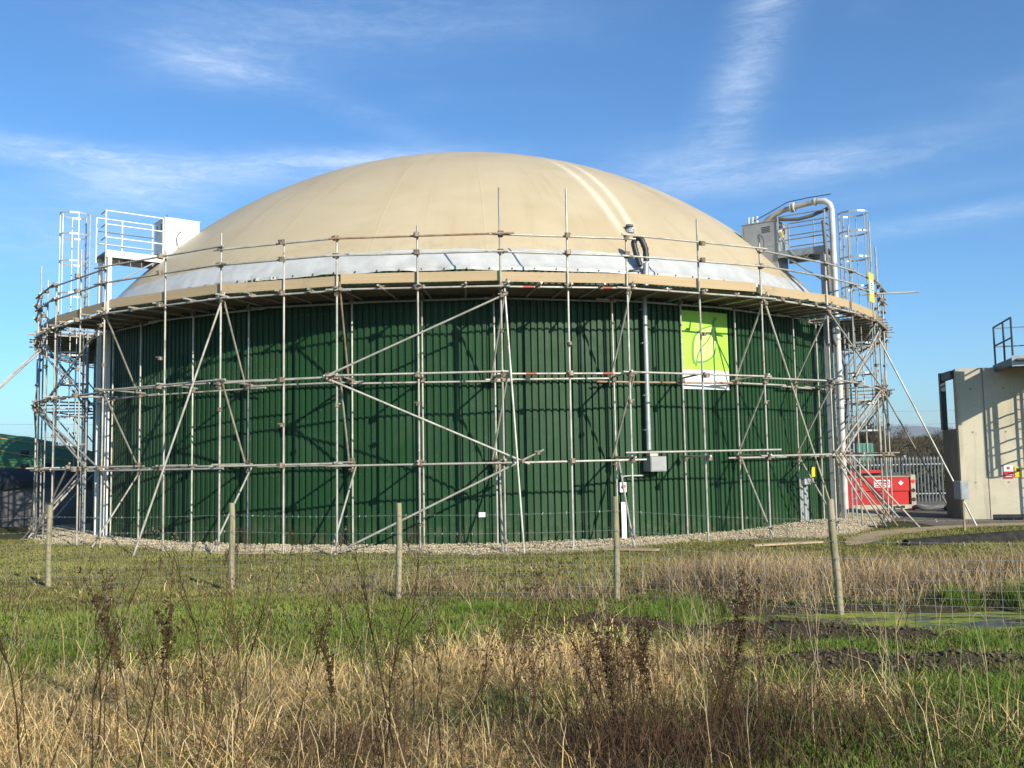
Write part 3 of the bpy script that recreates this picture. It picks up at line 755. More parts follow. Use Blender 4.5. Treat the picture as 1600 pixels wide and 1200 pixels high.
platform(LT, 1, 11.65, 13.28, 8.24, 'bright metal walkway with railings reaching to the dome on the left', M_WHITE, M_GALVD)
cage_ladder(LT, 1, 13.47, -.72, 9.5, .15, 'tall pale caged ladder rising behind the scaffold at the left', M_GALV, [9.48, 8.85, 8.05, 7.1, 6.25, 5.35, 4.45, 3.5, 2.7])
platform(RTH, -1, 12.2, 13.6, 8.10, 'dull grey railed walkway beside the pipe on the right of the dome', M_GALVD, M_GALVD, (.36, .72, 1.1))
cage_ladder(RTH, -1, 13.7, -.85, 9.3, .15, 'tall grey caged ladder behind the white standpipe on the right', M_GALV, [9.28, 8.68, 7.9, 7.0, 6.2, 5.3, 4.4, 3.5, 2.7])
# pressure relief boxes on the edge of the dome
def relief_box(theta, s, ra, rb, z0, z1, m, label):
    L = local(theta, s); B = basis(theta); rc = (ra+rb)/2
    t = empty('relief_box', L(rc, 0, z0), label, 'metal box')
    part(MB().box(L(rc, 0, (z0+z1)/2), (rb-ra, .95, z1-z0), B), 'body', m, t)
    part(MB().box(L(rc, 0, z1+.012), (rb-ra+.04, .99, .022), B), 'lid', m, t)
    part(MB().box(L(rc, .479, z1-.42), ((rb-ra)*.86, .010, .70), B), 'door', m, t)
    for q in range(4): part(MB().box(L(rc+.22, .488, z1-.16-.05*q), (.26, .014, .022), B), 'louvre', M_DARK if m is M_GREYBOX else M_GREYBOX, t)
    part(MB().box(L(ra+.12, .492, z1-.55), (.03, .03, .12), B), 'door_handle', M_DARK, t)
    for d in (.2, .75): part(MB().box(L(rb+.012, -.3+d*.7, z1-.22), (.02, .13, .16), B), 'latch', M_DARK, t)
    mb = MB().tube([L(rb-.18, 0.1, z1+.03), L(rb-.18, .1, z1+.20)], .016, 6).tube([L(rb-.18, .1, z1+.13), L(rb-.8, .1, z1+.10), L(rb-.82, .1, z1+.03)], .012, 6)
    part(mb, 'lid_handle', M_DARK, t)
    c = [L(ra+.55, .485, z1-.35)]+[L(ra+.55+.32*math.sin(u)*.5, .50+.03*u, z1-.35-.62*(u/2.6)+.08*math.sin(u*1.2)) for u in np.linspace(.2, 2.6, 9)]
    part(MB().tube(c, .012, 6), 'cable', M_DARK, t)
    return t
relief_box(LT, 1, 10.55, 11.6, 7.9, 9.48, M_WHITE, 'bright white metal box at the end of the left walkway')
relief_box(RTH, -1, 11.05, 12.15, 7.6, 9.12, M_GREYBOX, 'grey metal box on the dome edge below the bent pipe')
# white standpipe and its bent crown on the right
L0 = local(RTH, -1); L = lambda r, tt, z: L0(r+.17, tt, z+.15)
rp = 13.62
sp = empty('gas_pipe', L(rp, .42, 0), 'tall white standpipe bending over into the grey box', 'pipe')
part(MB().tube([L(rp, .42, .3), L(rp, .42, 3.0), L(rp, .42, 6.0), L(rp, .42, 9.05)], .088, 14), 'riser', M_PIPEW, sp, True)
arc = [L(rp, .42, 9.05), L(rp-.05, .42, 9.20), L(rp-.18, .41, 9.32), L(rp-.40, .40, 9.36)]
part(MB().tube(arc, .088, 14), 'elbow', M_PIPEW, sp, True)
run = [L(rp-.40, .40, 9.36), L(12.6, .36, 9.32), L(12.15, .34, 9.27), L(11.85, .32, 9.18), L(11.62, .3, 9.05), L(11.55, .3, 8.95)]
part(MB().tube(run, .078, 14), 'crossover', M_PIPET, sp, True)
for q, r2 in ((L(12.5, .36, 9.315), .15), (L(12.42, .36, 9.31), .15), (L(13.15, .39, 9.35), .115)):
    d = (L(13.2, .39, 9.36)-L(12.5, .36, 9.32)).normalized(); part(MB().tube([q-d*.018, q+d*.018], r2, 14), 'flange', M_PIPEW, sp)
part(MB().tube([L(rp, .42, 9.5), L(12.9, .37, 9.52), L(12.3, .35, 9.5), L(11.7, .3, 9.28), L(11.1, .2, 9.10)], .014, 6), 'sensor_line', M_DARK, sp)
for r in (11.02, 11.14, 11.28): part(MB().tube([L(r, .2, 8.98), L(r, .2, 9.26)], [.05, .045], 8), 'valve_stub', M_PIPEW, sp)
for z in (1.4, 3.2, 5.2, 7.4): part(MB().tube([L(rp, .42, z-.03), L(rp, .42, z+.03)], .11, 12), 'pipe_collar', M_GALVD, sp)
hs = [L(13.5, .3, 9.12), L(13.0, .3, 8.98), L(12.6, .3, 8.94), L(12.2, .3, 8.99), L(11.9, .3, 9.06), L(11.7, .3, 8.95)]
tag(MB().tube(hs, .055, 10).build('sagging_hose', M_HOSE, None, True), 'dark sagging hose slung under the bent white pipe', 'hose')
rs = [L(13.42, .62, 8.7), L(13.5, .6, 7.0), L(13.55, .55, 5.2), L(13.75, .2, 4.4), L(13.7, .0, 3.3), L(13.6, .1, 2.3)]
tag(MB().tube(rs, .055, 10).build('riser_hose', M_HOSE, None, True), 'dark hose hanging down beside the white standpipe', 'hose')
g = empty('gauge', L(11.98, .35, 8.6), 'small white round gauge with yellow tag on the grey box', 'gauge')
part(MB().tube([L(11.96, .3, 8.62), L(12.08, .3, 8.62)], .12, 14), 'dial', M_SIGNW, g)
part(MB().box(L(12.14, .42, 8.52), (.03, .10, .22), basis(RTH)), 'yellow_tag', M_SIGNY, g)
for q in (0, 1):
    c = [L(12.0+.1*q, .5, 8.65-.1*q)]+[L(12.0+.1*q+f_*.9, .55, 8.65-.1*q-.9*math.sin(f_*2.2)**1.2) for f_ in np.linspace(.15, 1, 8)]
    part(MB().tube(c, .011, 5), 'hanging_cable', M_GALV, g)
# ------------------------------------------------------------------ things fixed on the tank wall
def on_wall(th, z, out=.0): return ring(th, RT+.056+out, z)
def plate(th0, th1, z0, z1, out=.008, thick=.006, n=8):
    """a sheet that follows the curve of the wall"""
    vs = []; fs = []
    for i in range(n+1):
        th = th0+(th1-th0)*i/n
        for o_, z in ((out, z0), (out, z1), (out-thick, z1), (out-thick, z0)): vs.append(on_wall(th, z, o_))
    for i in range(n):
        for j in range(4): fs.append((i*4+j, (i+1)*4+j, (i+1)*4+(j+1) % 4, i*4+(j+1) % 4))
    fs += [(3, 2, 1, 0), (n*4, n*4+1, n*4+2, n*4+3)]
    return MB().add(vs, fs)
# leaf banner
bn = empty('leaf_banner', on_wall(30.4, 3.75), 'lime green banner with a leaf emblem hung on the tank wall', 'banner')
T0, T1 = 26.95, 33.95
part(plate(T0, T1, 4.235, 5.755, .016), 'green_panel', M_BAN, bn)
part(plate(T0-.02, T1, 3.74, 4.232, .016), 'white_panel', M_SIGNW, bn)
def bp(u, v, o=.019): return on_wall(T0+(u-200)/590*(T1-T0), 5.755-(v-95)/750*1.52, o)
outl = [(347, 768), (333, 690), (330, 600), (338, 500), (362, 420), (405, 355), (470, 312), (540, 285), (600, 262), (622, 330), (627, 430), (622, 540), (605, 620), (560, 685), (500, 725), (440, 745), (380, 745)]
def fill(pts, o):
    c = (sum(p[0] for p in pts)/len(pts), sum(p[1] for p in pts)/len(pts)); n = len(pts)
    vs = [bp(*c, o)]+[bp(*p, o) for p in pts]+[bp(*p, o-.004) for p in pts]
    fs = [(0, 1+(i+1) % n, 1+i) for i in range(n)]+[(1+i, 1+(i+1) % n, 1+n+(i+1) % n, 1+n+i) for i in range(n)]
    return MB().add(vs, fs)
def stroke(pts, wd, o):
    vs = []; fs = []; n = len(pts)
    for i, p in enumerate(pts):
        a = pts[max(0, i-1)]; b = pts[min(n-1, i+1)]; d = (b[0]-a[0], b[1]-a[1]); l = math.hypot(*d); nx_, ny_ = -d[1]/l, d[0]/l; ww = wd[i] if isinstance(wd, list) else wd
        for o_ in (o, o-.004):
            for s_ in (1, -1): vs.append(bp(p[0]+nx_*ww*s_, p[1]+ny_*ww*s_, o_))
    for i in range(n-1):
        k = i*4; fs += [(k, k+1, k+5, k+4), (k, k+4, k+6, k+2), (k+1, k+3, k+7, k+5)]
    return MB().add(vs, fs)
part(fill(outl, .0235), 'leaf_fill', M_BANL, bn)
part(stroke(outl[:9], [13, 14, 13, 12, 11, 11, 10, 9, 8], .0255), 'leaf_outline', M_BAND, bn)
part(stroke(outl[8:], [7, 7, 6, 7, 9, 11, 12, 12, 12], .0265), 'leaf_outline', M_BAND, bn)
part(stroke([(366, 796), (372, 730), (392, 650), (425, 580), (470, 520), (510, 480), (545, 420), (570, 350), (588, 270), (608, 205), (634, 158)], [9, 9, 9, 8, 8, 8, 7, 7, 9, 14, 17], .0285), 'leaf_vein', M_BAND, bn)
for e in ([(470, 520), (505, 560), (520, 640)], [(520, 470), (560, 510), (580, 590)], [(430, 580), (400, 560), (370, 520)], [(470, 515), (450, 450), (430, 390)], [(395, 650), (440, 680), (470, 715)]):
    part(stroke(e, 2.2, .0262), 'leaf_vein', M_BAN, bn)
for e in ([(222, 118), (765, 118)], [(222, 825), (765, 825)]): part(stroke(e, 2.5, .021), 'border_line', M_BANL, bn)
# downpipe with its box
dp = empty('downpipe', on_wall(21.95, 2.17), 'bright metal downpipe on the green wall ending in a grey box', 'pipe')
part(MB().tube([on_wall(21.95, 2.2, .13), on_wall(21.95, 4.0, .13), on_wall(21.95, 6.05, .13)], .062, 14), 'pipe', M_GALV, dp, True)
for z in (2.7, 3.55, 4.85, 5.7):
    mb = MB().tube([on_wall(21.95, z-.02, .13), on_wall(21.95, z+.02, .13)], .070, 12).box(on_wall(21.95, z, .06), (.17, .12, .03), Matrix.Rotation(R_(21.95), 3, 'Z')); part(mb, 'bracket', M_GALV, dp)
part(MB().box(on_wall(22.3, 2.11, .14), (.22, .20, .12), Matrix.Rotation(R_(22), 3, 'Z')), 'sleeve', M_BEIGE, dp)
cb = empty('condensate_box', on_wall(22.35, 1.66), 'grey steel box under the downpipe on the green wall', 'metal box')
part(MB().box(on_wall(22.45, 1.86, .20), (.44, .36, .36), Matrix.Rotation(R_(22.4), 3, 'Z')), 'body', M_GREYBOX, cb)
part(MB().box(on_wall(22.45, 1.86, .387), (.40, .012, .32), Matrix.Rotation(R_(22.4), 3, 'Z')), 'door', M_GREYBOX, cb)
part(MB().tube([on_wall(21.4, 1.58, .08), on_wall(19.6, 1.58, .05), on_wall(18.95, 1.57, .05), on_wall(18.8, 1.5, .05), on_wall(18.8, 1.3, .05)], .022, 8), 'conduit', M_GALV, cb, True)
sw = empty('isolator_switch', on_wall(18.8, 1.2), 'small white isolator switch with red knob on the green wall', 'switch')
part(MB().box(on_wall(18.85, 1.31, .05), (.17, .09, .24), Matrix.Rotation(R_(18.85), 3, 'Z')), 'case', M_SIGNW, sw)
part(MB().tube([on_wall(18.85, 1.33, .09), on_wall(18.85, 1.33, .14)], .05, 10), 'knob', M_SIGNR, sw)
tag(plate(18.70, 19.25, .05, .95, .03, .03).build('cover_strip', M_SIGNW), 'narrow white cover strip standing on the gravel under the switch', 'panel')
tag(plate(3.25, 3.93, .69, .80, .02, .012).build('white_plate', M_SIGNW), 'small blank white plate low on the middle of the green wall', 'plate')
sg = empty('warning_sign', on_wall(-51.1, 1.28), 'small red and white sign on the shaded left end of the tank', 'sign')
part(plate(-51.9, -50.3, 1.28, 1.44, .02, .01), 'red_field', M_SIGNR, sg); part(plate(-51.9, -50.3, 1.443, 1.56, .02, .01), 'white_field', M_SIGNW, sg)
# vent and gooseneck hose on the dome
def on_dome(th, r, lift=0.0): return ring(th, r, dome_z(r)+lift)
vc = empty('vent_cap', on_dome(23.9, 11.79), 'small grey vent cap on the beige dome', 'vent')
part(MB().lathe(on_dome(23.9, 11.79), [(.13, -.06), (.13, .04), (.09, .05)], 14), 'base_ring', M_GALVD, vc)
part(MB().lathe(on_dome(23.9, 11.79, .05), [(.06, 0), (.06, .06), (.11, .07), (.10, .12), (.03, .14)], 14), 'cap', M_HOSE, vc)
gh = empty('gooseneck_hose', on_wall(22.3, 6.6), 'black gooseneck hose looping from the dome to the downpipe', 'hose')
pts = [ring(21.75, 13.06, 6.80), ring(21.5, 12.98, 7.12), ring(21.3, 12.94, 7.40), ring(21.5, 12.98, 7.55), ring(21.95, 13.08, 7.48), ring(22.3, 13.13, 7.22), ring(22.35, 13.14, 6.85)]
mb = MB(); fine_ = []
for a, b in zip(pts[:-1], pts[1:]): fine_ += [a+(b-a)*k/5 for k in range(5)]
mb.tube(fine_, [.078 if i % 2 else .068 for i in range(len(fine_))], 12); part(mb, 'ribbed_hose', M_BLACK, gh, True)
part(MB().tube([ring(22.3, 13.14, 6.86), ring(22.2, 13.13, 6.3), ring(22.0, 13.12, 6.0)], .075, 12), 'pipe_end', M_GALV, gh, True)
part(MB().tube([ring(22.2, 13.14, 6.72), ring(20.3, 13.08, 6.66)], .018, 6), 'tie_bar', M_DARK, gh)
# valve pipes at the right of the wall
vp = empty('valve_pipes', on_wall(47.6, .05), 'cluster of grey pipes and a valve at the right foot of the tank', 'pipes')
for th, z1, r2 in ((47.2, 1.35, .05), (48.0, 1.1, .06), (48.6, 1.2, .04)): part(MB().tube([on_wall(th, .04, .1), on_wall(th, z1, .1)], r2, 10), 'pipe', M_GALVD, vp, True)
part(MB().box(on_wall(47.8, 1.28, .14), (.36, .24, .18), Matrix.Rotation(R_(47.8), 3, 'Z'), .03), 'valve_body', M_GALV, vp)
part(MB().tube([on_wall(48.4, 1.3, .2), on_wall(48.4, 1.3, .32)], [.09, .07], 12), 'hand_wheel', M_BEIGE, vp)
tag(plate(51.4, 52.6, 1.38, 1.66, .02, .012).build('yellow_tag', M_SIGNY), 'small yellow tag on the green wall near the valve', 'tag')
tag(plate(49.2, 49.9, .66, .76, .02, .012).build('white_tag', M_SIGNW), 'tiny white tag on the green wall right of the valve', 'tag')
# yellow scaffold tag hung on the guard rails
ys = empty('scaffold_tag', ring(54.6, RO+.12, 6.35), 'yellow notice board tied to the guard rails at the right end', 'sign')
A, Bq = ring(53.6, RO+.12, 0), ring(55.6, RO+.12, 0)
def yb(f0, f1, z0, z1, o, m, nm):
    d = (Bq-A); nrm = Vector((d.y, -d.x, 0)).normalized(); p = A+d*f0+nrm*o; q = A+d*f1+nrm*o; c = (p+q)/2; c.z = (z0+z1)/2
    x = d.normalized(); part(MB().box(c, ((q-p).length, .012, z1-z0), Matrix((x, nrm*-1, Vector((0, 0, 1)))).transposed()), nm, m, ys)
yb(0, 1, 6.36, 7.22, 0, M_SIGNY, 'board')
yb(.24, .78, 6.60, 7.0, .009, M_SIGNW, 'paper')
for k in range(5): yb(.30, .70 if k % 2 else .58, 6.64+.065*k, 6.665+.065*k, .017, M_SIGNK, 'text_line')
# ------------------------------------------------------------------ concrete wall with its platform on the right
WA = Vector((13.42, 28.15, 0)); WD = Vector((.962, -.272, 0)).normalized(); WN = Vector((-.272, -.962, 0)).normalized()
WB = Matrix((WD, -WN, Vector((0, 0, 1)))).transposed()
def wp(u, d, z): return WA+WD*u+WN*d+Vector((0, 0, z))
cw = empty('concrete_wall', WA, 'tall pale concrete wall at the right edge with ladder shadows', 'wall')
for k, (a, b) in enumerate(((0, .74), (.755, 1.95), (1.965, 2.98))):
    part(MB().box(wp((a+b)/2, -.2, 2.25), (b-a, .40, 4.56), WB, .012), 'wall_panel', M_CONC, cw)
part(MB().box(wp(.747, -.21, 2.2), (.03, .36, 4.4), WB), 'joint_filler', M_CONCG, cw)
tie = MB()
for u in (.4, 1.3, 2.3):
    for z in (1.1, 2.6, 3.9): tie.lathe((0, 0, 0), [(.03, 0), (.03, .01)], 8, 'Y') if False else tie.box(wp(u, .004, z), (.05, .006, .05), WB)
k = part(tie, 'tie_plug', M_CONCG, cw); k['kind'] = 'stuff'
LB0, LB1 = Vector((13.46, 28.40, 0)), Vector((13.72, 29.85, 0))
d = (LB1-LB0).normalized(); Bm = Matrix((d, Vector((-d.y, d.x, 0)), Vector((0, 0, 1)))).transposed()
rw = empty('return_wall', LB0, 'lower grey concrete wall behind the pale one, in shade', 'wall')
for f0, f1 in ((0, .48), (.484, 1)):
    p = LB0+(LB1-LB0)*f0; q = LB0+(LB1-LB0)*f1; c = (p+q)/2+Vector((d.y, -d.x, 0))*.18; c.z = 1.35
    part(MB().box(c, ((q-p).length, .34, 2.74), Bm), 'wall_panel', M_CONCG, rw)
sf = empty('steel_frame', LB0+Vector((0, 0, 2.7)), 'dark steel goalpost frame standing on the lower concrete wall', 'frame')
c = LB0+(LB1-LB0)*.80; part(MB().box(Vector((c.x-.02, c.y-.04, 3.62)), (.20, .16, 1.80), Bm), 'upright', M_DARK, sf)
e = LB0+(LB1-LB0)*.1; c2 = (c+e)/2; part(MB().box(Vector((c2.x-.0, c2.y-.04, 4.38)), ((c-e).length+.3, .16, .24), Bm), 'beam', M_DARK, sf)
# cantilevered platform at the top of the wall
pf = empty('wall_platform', wp(2.6, 1.2, 4.56), 'dark steel platform with railings jutting from the top of the concrete wall', 'platform')
P0, P1, PL = 1.12, 2.95, 2.25
for tq in (P0, P1): part(MB().box(wp(tq, PL/2-.1, 4.50), (.06, PL+.2, .20), WB), 'side_beam', M_DARK, pf)
for k in range(6): part(MB().box(wp((P0+P1)/2, .15+k*(PL-.2)/5, 4.52), (P1-P0-.07, .53, .05), WB), 'deck_panel', M_DARK, pf)
part(MB().box(wp((P0+P1)/2, PL+.03, 4.50), (P1-P0+.1, .02, .30), WB), 'fascia', M_GALV, pf)
for d_ in (.05, 1.25, PL-.05):
    part(MB().tube([wp(P0, d_, 4.6), wp(P0, d_, 5.72)], .028, 8), 'rail_post', M_DARK, pf); part(MB().tube([wp(P1, d_, 4.6), wp(P1, d_, 5.72)], .028, 8), 'rail_post', M_DARK, pf)
for z in (5.16, 5.72):
    for tq in (P0, P1): part(MB().tube([wp(tq, .05, z), wp(tq, PL-.05, z)], .026, 8), 'handrail', M_DARK, pf)
    part(MB().tube([wp(P0, .05, z-.02), wp(P1, .05, z-.02)], .018, 6), 'handrail', M_GALVD, pf)
Lw = lambda r, tt, z: wp(2.48+tt, r, z)
cage_ladder(0, 1, .52, 0, 5.9, .15, 'caged ladder climbing the concrete wall at the right edge', M_GALV, [5.85, 5.1, 4.3, 3.5, 2.75, 2.1], Lw, .032)
gate = empty('ladder_gate', wp(1.9, PL-.1, 4.6), 'white upright rail frame at the outer corner of the wall platform', 'railing')
for u in (1.55, 1.95): part(MB().tube([wp(u, PL-.05, 4.6), wp(u, PL-.05, 5.95)], .032, 8), 'upright', M_GALV, gate)
for z in (5.3, 5.9): part(MB().tube([wp(1.55, PL-.05, z), wp(2.9, PL-.05, z)], .026, 8), 'bar', M_GALV, gate)
part(MB().box(wp(2.35, PL-.3, 5.2), (.4, .3, .9), WB), 'cabinet', M_GREYBOX, gate)
lp = empty('level_pipe', wp(2.0, .05, 1.8), 'thin white pipe fixed on the concrete wall near the ladder', 'pipe')
part(MB().tube([wp(1.98, .08, 4.3), wp(1.98, .08, 2.7), wp(2.02, .08, 2.45), wp(2.1, .08, 2.4)], .022, 6), 'pipe', M_GALV, lp, True)
def wall_sign(u, z, wd, h, label, cols, round_=False):
    t = empty('wall_sign', wp(u, .01, z), label, 'sign')
    for zo, hh, m, nm in cols: part(MB().box(wp(u, .014, z+zo), (wd, .012, hh), WB), nm, m, t)
    return t
t = wall_sign(1.30, 1.40, .25, .4, 'red and white safety sign on the concrete wall', [(-.09, .20, M_SIGNR, 'red_field'), (.105, .18, M_SIGNW, 'white_field')])
part(MB().box(wp(1.30, .026, 1.52), (.07, .006, .07), WB), 'pictogram', M_SIGNR, t)
for q in (-.06, 0): part(MB().box(wp(1.30, .026, 1.33+q), (.17, .006, .018), WB), 'text_line', M_SIGNW, t)
t = wall_sign(1.56, 1.40, .19, .3, 'yellow warning sign beside the red sign on the concrete wall', [(0, .31, M_SIGNY, 'board')])
part(MB().box(wp(1.56, .026, 1.46), (.08, .006, .10), WB), 'pictogram', M_SIGNK, t)
tag(MB().tube([wp(.75, .35, .09), wp(1.75, .42, .10)], .085, 10).build('fallen_pipe', M_BLACK, None, True), 'short dark pipe lying along the foot of the concrete wall', 'pipe')

# box on a stake in front of the wall
bx, by = 11.42, 23.95
st = empty('stake_box', (bx, by, 0), 'grey metal box mounted on a thin timber stake', 'box on stake')
part(MB().box((bx+.02, by, .42), (.05, .05, .94), None, .008), 'stake', M_POST, st)
Bz = Matrix.Rotation(R_(28), 3, 'Z')
part(MB().box((bx-.03, by-.04, 1.05), (.30, .20, .46), Bz), 'body', M_GREYBOX, st); part(MB().box(Vector((bx-.03, by-.04, 1.05))+Bz @ Vector((0, -.106, 0)), (.27, .012, .43), Bz), 'door', M_GALVD, st)

# red fuel tank unit
SX, SY = 13.35, 34.3; Bs = Matrix.Rotation(R_(-6), 3, 'Z')
def sp_(x, y, z): return Vector((SX, SY, 0))+Bs @ Vector((x, y, 0))+Vector((0, 0, z))
rt_ = empty('red_fuel_tank', (SX, SY, 0), 'red steel tank unit on a pale skid beside the tank', 'fuel tank')
part(MB().box(sp_(0, 0, .10), (2.35, 1.15, .16), Bs), 'skid', M_BEIGE, rt_)
part(MB().box(sp_(.55, -.579, .10), (.30, .012, .09), Bs), 'fork_pocket', M_BLACK, rt_)
part(MB().box(sp_(-.10, .02, .42), (1.96, 1.06, .46), Bs, .02), 'lower_body', M_SKIPRED, rt_)
part(MB().box(sp_(-.10, 0, .92), (2.0, 1.12, .50), Bs, .03), 'upper_body', M_SKIPRED, rt_)
part(MB().box(sp_(-.10, 0, 1.185), (2.04, 1.16, .03), Bs), 'top_edge', M_BEIGE, rt_)
for x in (1.02, -1.18):
    part(MB().box(sp_(x, 0, .66), (.18, 1.16, 1.16), Bs, .02), 'end_frame', M_BEIGE if x > 0 else M_SKIPRED, rt_)
for z in (.36, .68, 1.0): part(MB().lathe((0, 0, 0), [(.075, -.012), (.075, .0)], 12, 'Y') if False else MB().tube([sp_(1.02, -.585, z), sp_(1.02, -.578, z)], .075, 12), 'hole', M_SIGNR if z > .9 else M_BLACK, rt_)
part(MB().box(sp_(-.35, .1, 1.36), (.95, .5, .10), Bs, .03), 'lid', M_SKIPRED, rt_)
part(MB().box(sp_(-.96, .1, 1.45), (.12, .6, .55), Bs @ Matrix.Rotation(R_(-12), 3, 'Y')), 'raised_flap', M_SKIPRED, rt_)
part(MB().box(sp_(.05, .2, 1.26), (1.4, .4, .12), Bs), 'top_fitting', M_DARK, rt_)
part(MB().box(sp_(-.05, -.567, .93), (.56, .012, .27), Bs), 'label_plate', M_SIGNW, rt_)
for x, z, w_, h_ in ((-.15, 1.0, .3, .05), (.10, .99, .18, .07), (-.05, .90, .5, .035), (-.12, .83, .34, .03)): part(MB().box(sp_(x, -.576, z), (w_, .006, h_), Bs), 'label_mark', M_SIGNR, rt_)
part(MB().box(sp_(.60, -.567, .95), (.13, .012, .13), Bs @ Matrix.Rotation(R_(45), 3, 'Y')), 'hazard_diamond', M_SIGNW, rt_)
# dark hoses heaped on the yard
for k, (x0, y0, ph, lab) in enumerate(((14.9, 33.0, .2, 'dark hose lying in a loop on the yard beside the red tank unit'), (15.4, 32.1, 1.4, 'second dark hose nearest the shaded concrete wall'))):
    pts = [(x0+.9*math.cos(u+ph)*(.4+.08*u)-.1*u, y0+.6*math.sin(u+ph)*(.5+.05*u), .09+.05*math.sin(u*2.2)**2) for u in np.linspace(0, 5.5, 26)]
    tag(MB().tube(pts, .08, 8).build('yard_hose', M_BLACK if k else M_HOSE, None, True), lab, 'hose')
# teal cabinet beyond
tcab = empty('teal_cabinet', (16.0, 43.0, 0), 'teal green ribbed cabinet behind the scaffold at right', 'cabinet')
part(MB().box((16.05, 43.0, 1.25), (.75, .7, 2.5)), 'body', M_TEAL, tcab)
for k in range(4): part(MB().box((15.78+k*.18, 42.64, 1.25), (.07, .03, 2.4)), 'rib', M_TEAL, tcab)
# palisade fence
pal = empty('palisade_fence', (16, 38.6, 0), 'grey steel palisade fence with pointed pales behind the red tank unit', 'fence')
pm = MB()
vs = [(-.032, 0, 0), (0, -.025, 0), (.032, 0, 0), (-.032, 0, 1.72), (0, -.025, 1.72), (.032, 0, 1.72), (-.05, -.004, 1.84), (0, -.022, 1.80), (.05, -.004, 1.84), (-.012, -.01, 1.92), (.012, -.01, 1.92), (0, -.02, 1.98)]
vs2 = [(x, y+.008, z) for x, y, z in vs]
fs = [(0, 1, 4, 3), (1, 2, 5, 4), (3, 4, 7, 6), (4, 5, 8, 7), (6, 7, 11, 9), (7, 8, 10, 11)]
pm.add(vs, fs); pm.add(vs2, [f[::-1] for f in fs]); pmesh = pm.mesh('pale', M_PALE)
def fy(x): return 38.4+.06*(x-16)
x = 11.0
while x < 34:
    o = link('pale', pmesh, pal); o.location = (x-16, fy(x)-38.6, -.05); o.rotation_euler.z = .06; x += .150
for z in (.35, 1.55): part(MB().tube([(11, fy(11)+.03, z), (34, fy(34)+.03, z)], .03, 4), 'rail', M_GALVD, pal)
for k in range(10): part(MB().box((11+2.55*k, fy(11+2.55*k)+.09, .95), (.10, .06, 1.95)), 'fence_post', M_GALVD, pal)
# power line with two poles outside the view
pw = empty('power_line', (30, 150, 0), 'pair of thin overhead wires crossing low above the far hedge', 'power line')
for z in (9.6, 7.5):
    a = [Vector((-95+11*i, 150, z-.9*math.sin(math.pi*((i % 10)/10)))) for i in range(31)]
    part(MB().tube(a, .022, 4), 'wire', M_DARK, pw)
for x in (-95, 15, 125, 235): part(MB().tube([(x, 150.2, 0), (x, 150.2, 10.2)], [.16, .12], 8), 'pole', M_BARK, pw)

# ------------------------------------------------------------------ bare trees and hedge beyond the palisade
def tree(x, y, h, wd, seed, label, tw=2600):
    r = random.Random(seed); t = empty('bare_tree', (x, y, 0), label, 'tree', 'leafless trees beyond the palisade fence')
    tm = MB(); tips = []
    def limb(p, d, l, rad, lev):
        pts = [p]; dd = d.copy()
        for k in range(4):
            dd = (dd+Vector((r.gauss(0, .16), r.gauss(0, .16), r.gauss(.05, .08)))).normalized(); pts.append(pts[-1]+dd*l/4)
        tm.tube(pts, [rad*(1-.16*i) for i in range(5)], 5 if lev < 2 else 3, False)
        if lev >= 3: tips.extend(pts[2:]); return
        for k in range(r.choice((3, 4)) if lev else 7):
            a = pts[r.randint(1 if lev else 1, 4)]; az = r.random()*6.28; sp = r.uniform(.5, 1.1)
            nd = (dd*math.cos(sp)+Vector((math.cos(az), math.sin(az), .25))*math.sin(sp)*(wd/h*1.3)).normalized()
            limb(a, nd, l*r.uniform(.5, .72), rad*.5, lev+1)
    limb(Vector((x, y, 0)), Vector((0, 0, 1)), h*.5, h*.022, 0)
    part(tm, 'trunk', M_BARK, t)
    tp = np.array([tuple(q) for q in tips]); rg = np.random.default_rng(seed)
    b = tp[rg.integers(0, len(tp), tw)]+rg.normal(0, h*.045, (tw, 3)); dv = rg.normal(0, 1, (tw, 3)); dv[:, 2] = np.abs(dv[:, 2])*.9+.2
    dv /= np.linalg.norm(dv, axis=1)[:, None]; ln = rg.uniform(.05, .11, (tw, 1))*h; sd2 = np.cross(dv, rg.normal(0, 1, (tw, 3))); sd2 /= np.linalg.norm(sd2, axis=1)[:, None]; sd2 *= h*.0035
    b[:, 2] = np.maximum(b[:, 2], .2)
    V = np.stack([b-sd2, b+sd2, b+dv*ln], 1).reshape(-1, 3); T = np.arange(tw*3).reshape(-1, 3)
    o = link('crown', fastmesh('crown', V, None, T, M_TWIG)); keep(o, t)
    return t
TS = [(34.3, 84, 5.4, 6, 'bare brown tree just right of the scaffold, the tallest of its row'), (36.9, 96, 4.3, 6, 'low bare tree with a rounded crown right of the tallest tree'), (38.0, 88, 3.9, 5, 'small bare tree in the middle of the gap beyond the palisade'),
      (41.6, 92, 4.6, 6, 'bushy bare tree beside the shaded concrete wall'), (31.2, 82, 6.0, 5, 'bare tree seen through the scaffold standards at right'), (47.5, 95, 5.0, 6, 'bare tree hidden mostly behind the pale concrete wall')]
for i, (x, y, h, wd, lab) in enumerate(TS): tree(x, y, h, wd, 40+i, lab)
